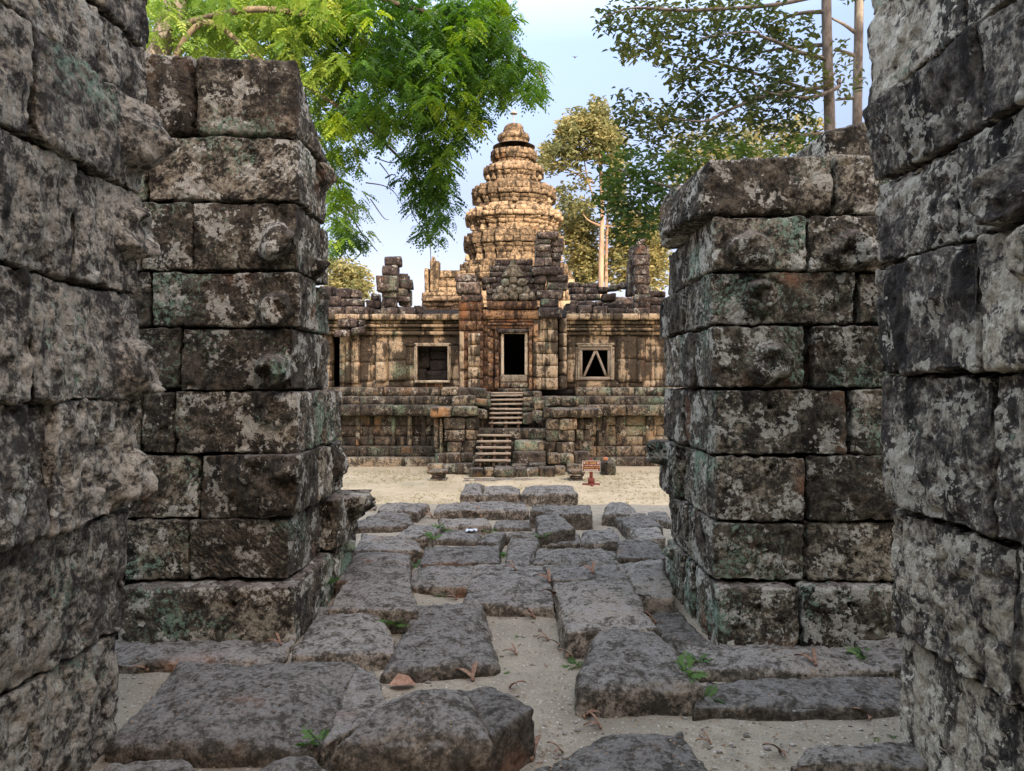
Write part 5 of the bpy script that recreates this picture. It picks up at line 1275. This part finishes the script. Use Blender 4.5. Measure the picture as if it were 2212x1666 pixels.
for lab, (px, py), a, sz in [
    ('winged seed on the big hollow slab', z7(1180, 518), 1.2, .11), ('upright winged seed in the joint at the head of the right hand slabs', z7(1368, 585), .6, .14), ('winged seed in that joint further down', z7(1392, 660), 2.8, .12),
    ('winged seed standing on the slab near the right pier', z7(1605, 535), .3, .13), ('winged seed on the sand under the twin holed slab', z7(855, 680), 1.6, .11), ('large two winged seed before the large raised slab', z7(945, 1128), .4, .125),
    ('winged seed in the open sand right of the two winged one', z7(1150, 1168), 4.2, .09), ('winged seed at the left of the sand channel', z7(1185, 985), 1.0, .085), ('seed among the heap at the right of the channel, upper', z7(1362, 908), 1.4, .085), ('seed among the heap at the right of the channel, lower', z7(1420, 935), 2.4, .085),
    ('winged seed by the weed at the right edge of the channel', z7(1490, 1000), 2.0, .085), ('winged seed in front of the humped slab', z7(1560, 1335), 4.6, .10), ('dark winged seed below the humped slab', z7(1650, 1392), 1.2, .09), ('winged seed at the bottom left of the cracked flush slab', z7(1270, 1568), .2, .12), ('winged seed at the bottom centre', z7(1440, 1528), 1.8, .075),
    ('winged seed lying by the step of the big hollow slab', z7(1285, 785), 1.2, .11), ('seed near the left pier foot', z7(140, 697), 1.7, .10), ('pale curved wing on the low slab by the right pier', (1762, 1440), .3, .12), ('pair of wings on the sand at the bottom right', (1685, 1628), 2.4, .09), ('small wing on the sand left of that pair', (1536, 1612), 1.0, .075), ('wing on the sand under the low slab', (1880, 1555), 2.0, .09),
    ('row of wing scraps at the left below the threshold slab', (318, 1452), 1.6, .11), ('pale pod beside the uneven slab', (606, 1396), 1.2, .10), ('wing caught on the right slab by the humped stone', z7(1950, 812), 1.3, .12), ('winged seed left of the long kerb block', z7(722, 228), 1.3, .16), ('red brown wing lying under the long kerb block', z7(990, 225), .9, .2), ('seed left of the flat slab with paper', z7(722, 352), 1.4, .15)]:
    seed_pod(lab, px, py, a, sz)
p, _ = hit(*z7(540, 1165))
V, F, T = leaf_cards(np.array([p + np.array([-.06, 0, .012])]), np.array([[1., .1, .05]]), .15, .11, np.array([[0, -.2, 1.]]), np.array([.5]), .3)
tag(recentre(MB().add(V, F).build('fallen_leaf', M_deadleaf)), 'large folded reddish dry leaf before the boulder like slab', 'leaf')
# scrap of paper
p, _ = hit(*z7(938, 303))
X, Y = np.meshgrid(np.linspace(-.06, .06, 9), np.linspace(-.045, .045, 6), indexing='ij')
Vp = np.stack([p[0] + X.ravel() + .006 * rng.normal(0, 1, 54), p[1] + Y.ravel() + .005 * rng.normal(0, 1, 54), p[2] + .02 + .006 * rng.normal(0, 1, 54)], 1)
ix = np.arange(54).reshape(9, 6); Fp = np.stack([ix[:-1, :-1], ix[1:, :-1], ix[1:, 1:], ix[:-1, 1:]], -1).reshape(-1, 4)
Vq = Vp.copy(); Vq[:, 2] -= .004
tag(recentre(MB().add(Vp, Fp).add(Vq, Fp[:, ::-1]).build('paper_scrap', M_paper)), 'scrap of white paper lying on a paving slab', 'paper')

# countless small litter, pebbles and dry grass
pts = []; nn_ = []
for k in range(2600):
    py = rnd.uniform(1180, 1690); px = rnd.uniform(240, 1960)
    q, n_ = hit(px, py)
    if n_[2] > .6 and q[2] < .35 and (q[2] < .05 or rnd.random() < .12): pts.append(q)
pts = np.array(pts)
n = len(pts)
az = rng.uniform(0, 6.28, n)
V, F, T = leaf_cards(pts + np.array([0, 0, .004]), np.stack([np.cos(az), np.sin(az), rng.normal(.05, .12, n)], 1), rng.uniform(.006, .026, n), rng.uniform(.004, .010, n), np.stack([rng.normal(0, .3, n), rng.normal(0, .3, n), np.ones(n)], 1), rng.uniform(0, 1, n))
tag(MB().add(V, F, T).build('leaf_litter', M_litter, smooth=False, tint=True), 'scattered dry leaf litter on the sand', 'litter', kind='stuff')
mb = MB()
for k in range(1100):
    q, n_ = hit(rnd.uniform(260, 1940), rnd.uniform(1250, 1690))
    if n_[2] < .7 or q[2] > .04: continue
    r_ = .004 + .012 * rnd.random() ** 3
    V, F, _ = rbox(box8(q[0] - r_, q[0] + r_, q[1] - r_ * .8, q[1] + r_ * .8, q[2] - r_ * .4, q[2] + r_ * .9), r_ * .7, r_)
    V += rng.normal(0, r_ * .15, V.shape); mb.add(V, F)
tag(mb.build('pebbles', plain_mat('grey pebble', (.14, .12, .10), (.38, .34, .29), 25, .9, .2)), 'small pebbles lying in the sand', 'pebbles', kind='stuff')
n = 9000
gx = rng.uniform(-9, 9, n); gy = rng.uniform(15.5, 27, n)
keep = fbm(np.stack([gx, gy, gx * 0], 1), .5, 3, 90) + rng.normal(0, .35, n) > .05
gx, gy = gx[keep], gy[keep]; n = len(gx)
zg = ground_z(gx, gy)
P = np.repeat(np.stack([gx, gy, zg], 1), 3, 0) + rng.normal(0, .03, (3 * n, 3)) * np.array([1, 1, 0])
D = np.stack([rng.normal(0, .8, 3 * n), rng.normal(0, .8, 3 * n), np.ones(3 * n) * .6], 1)
V, F, T = leaf_cards(P, D, rng.uniform(.03, .09, 3 * n), .012, rng.normal(0, 1, (3 * n, 3)), rng.uniform(0, 1, 3 * n))
tag(MB().add(V, F, T).build('dry_grass', M_grass, smooth=False, tint=True), 'short dry grass of the courtyard', 'grass', kind='stuff')
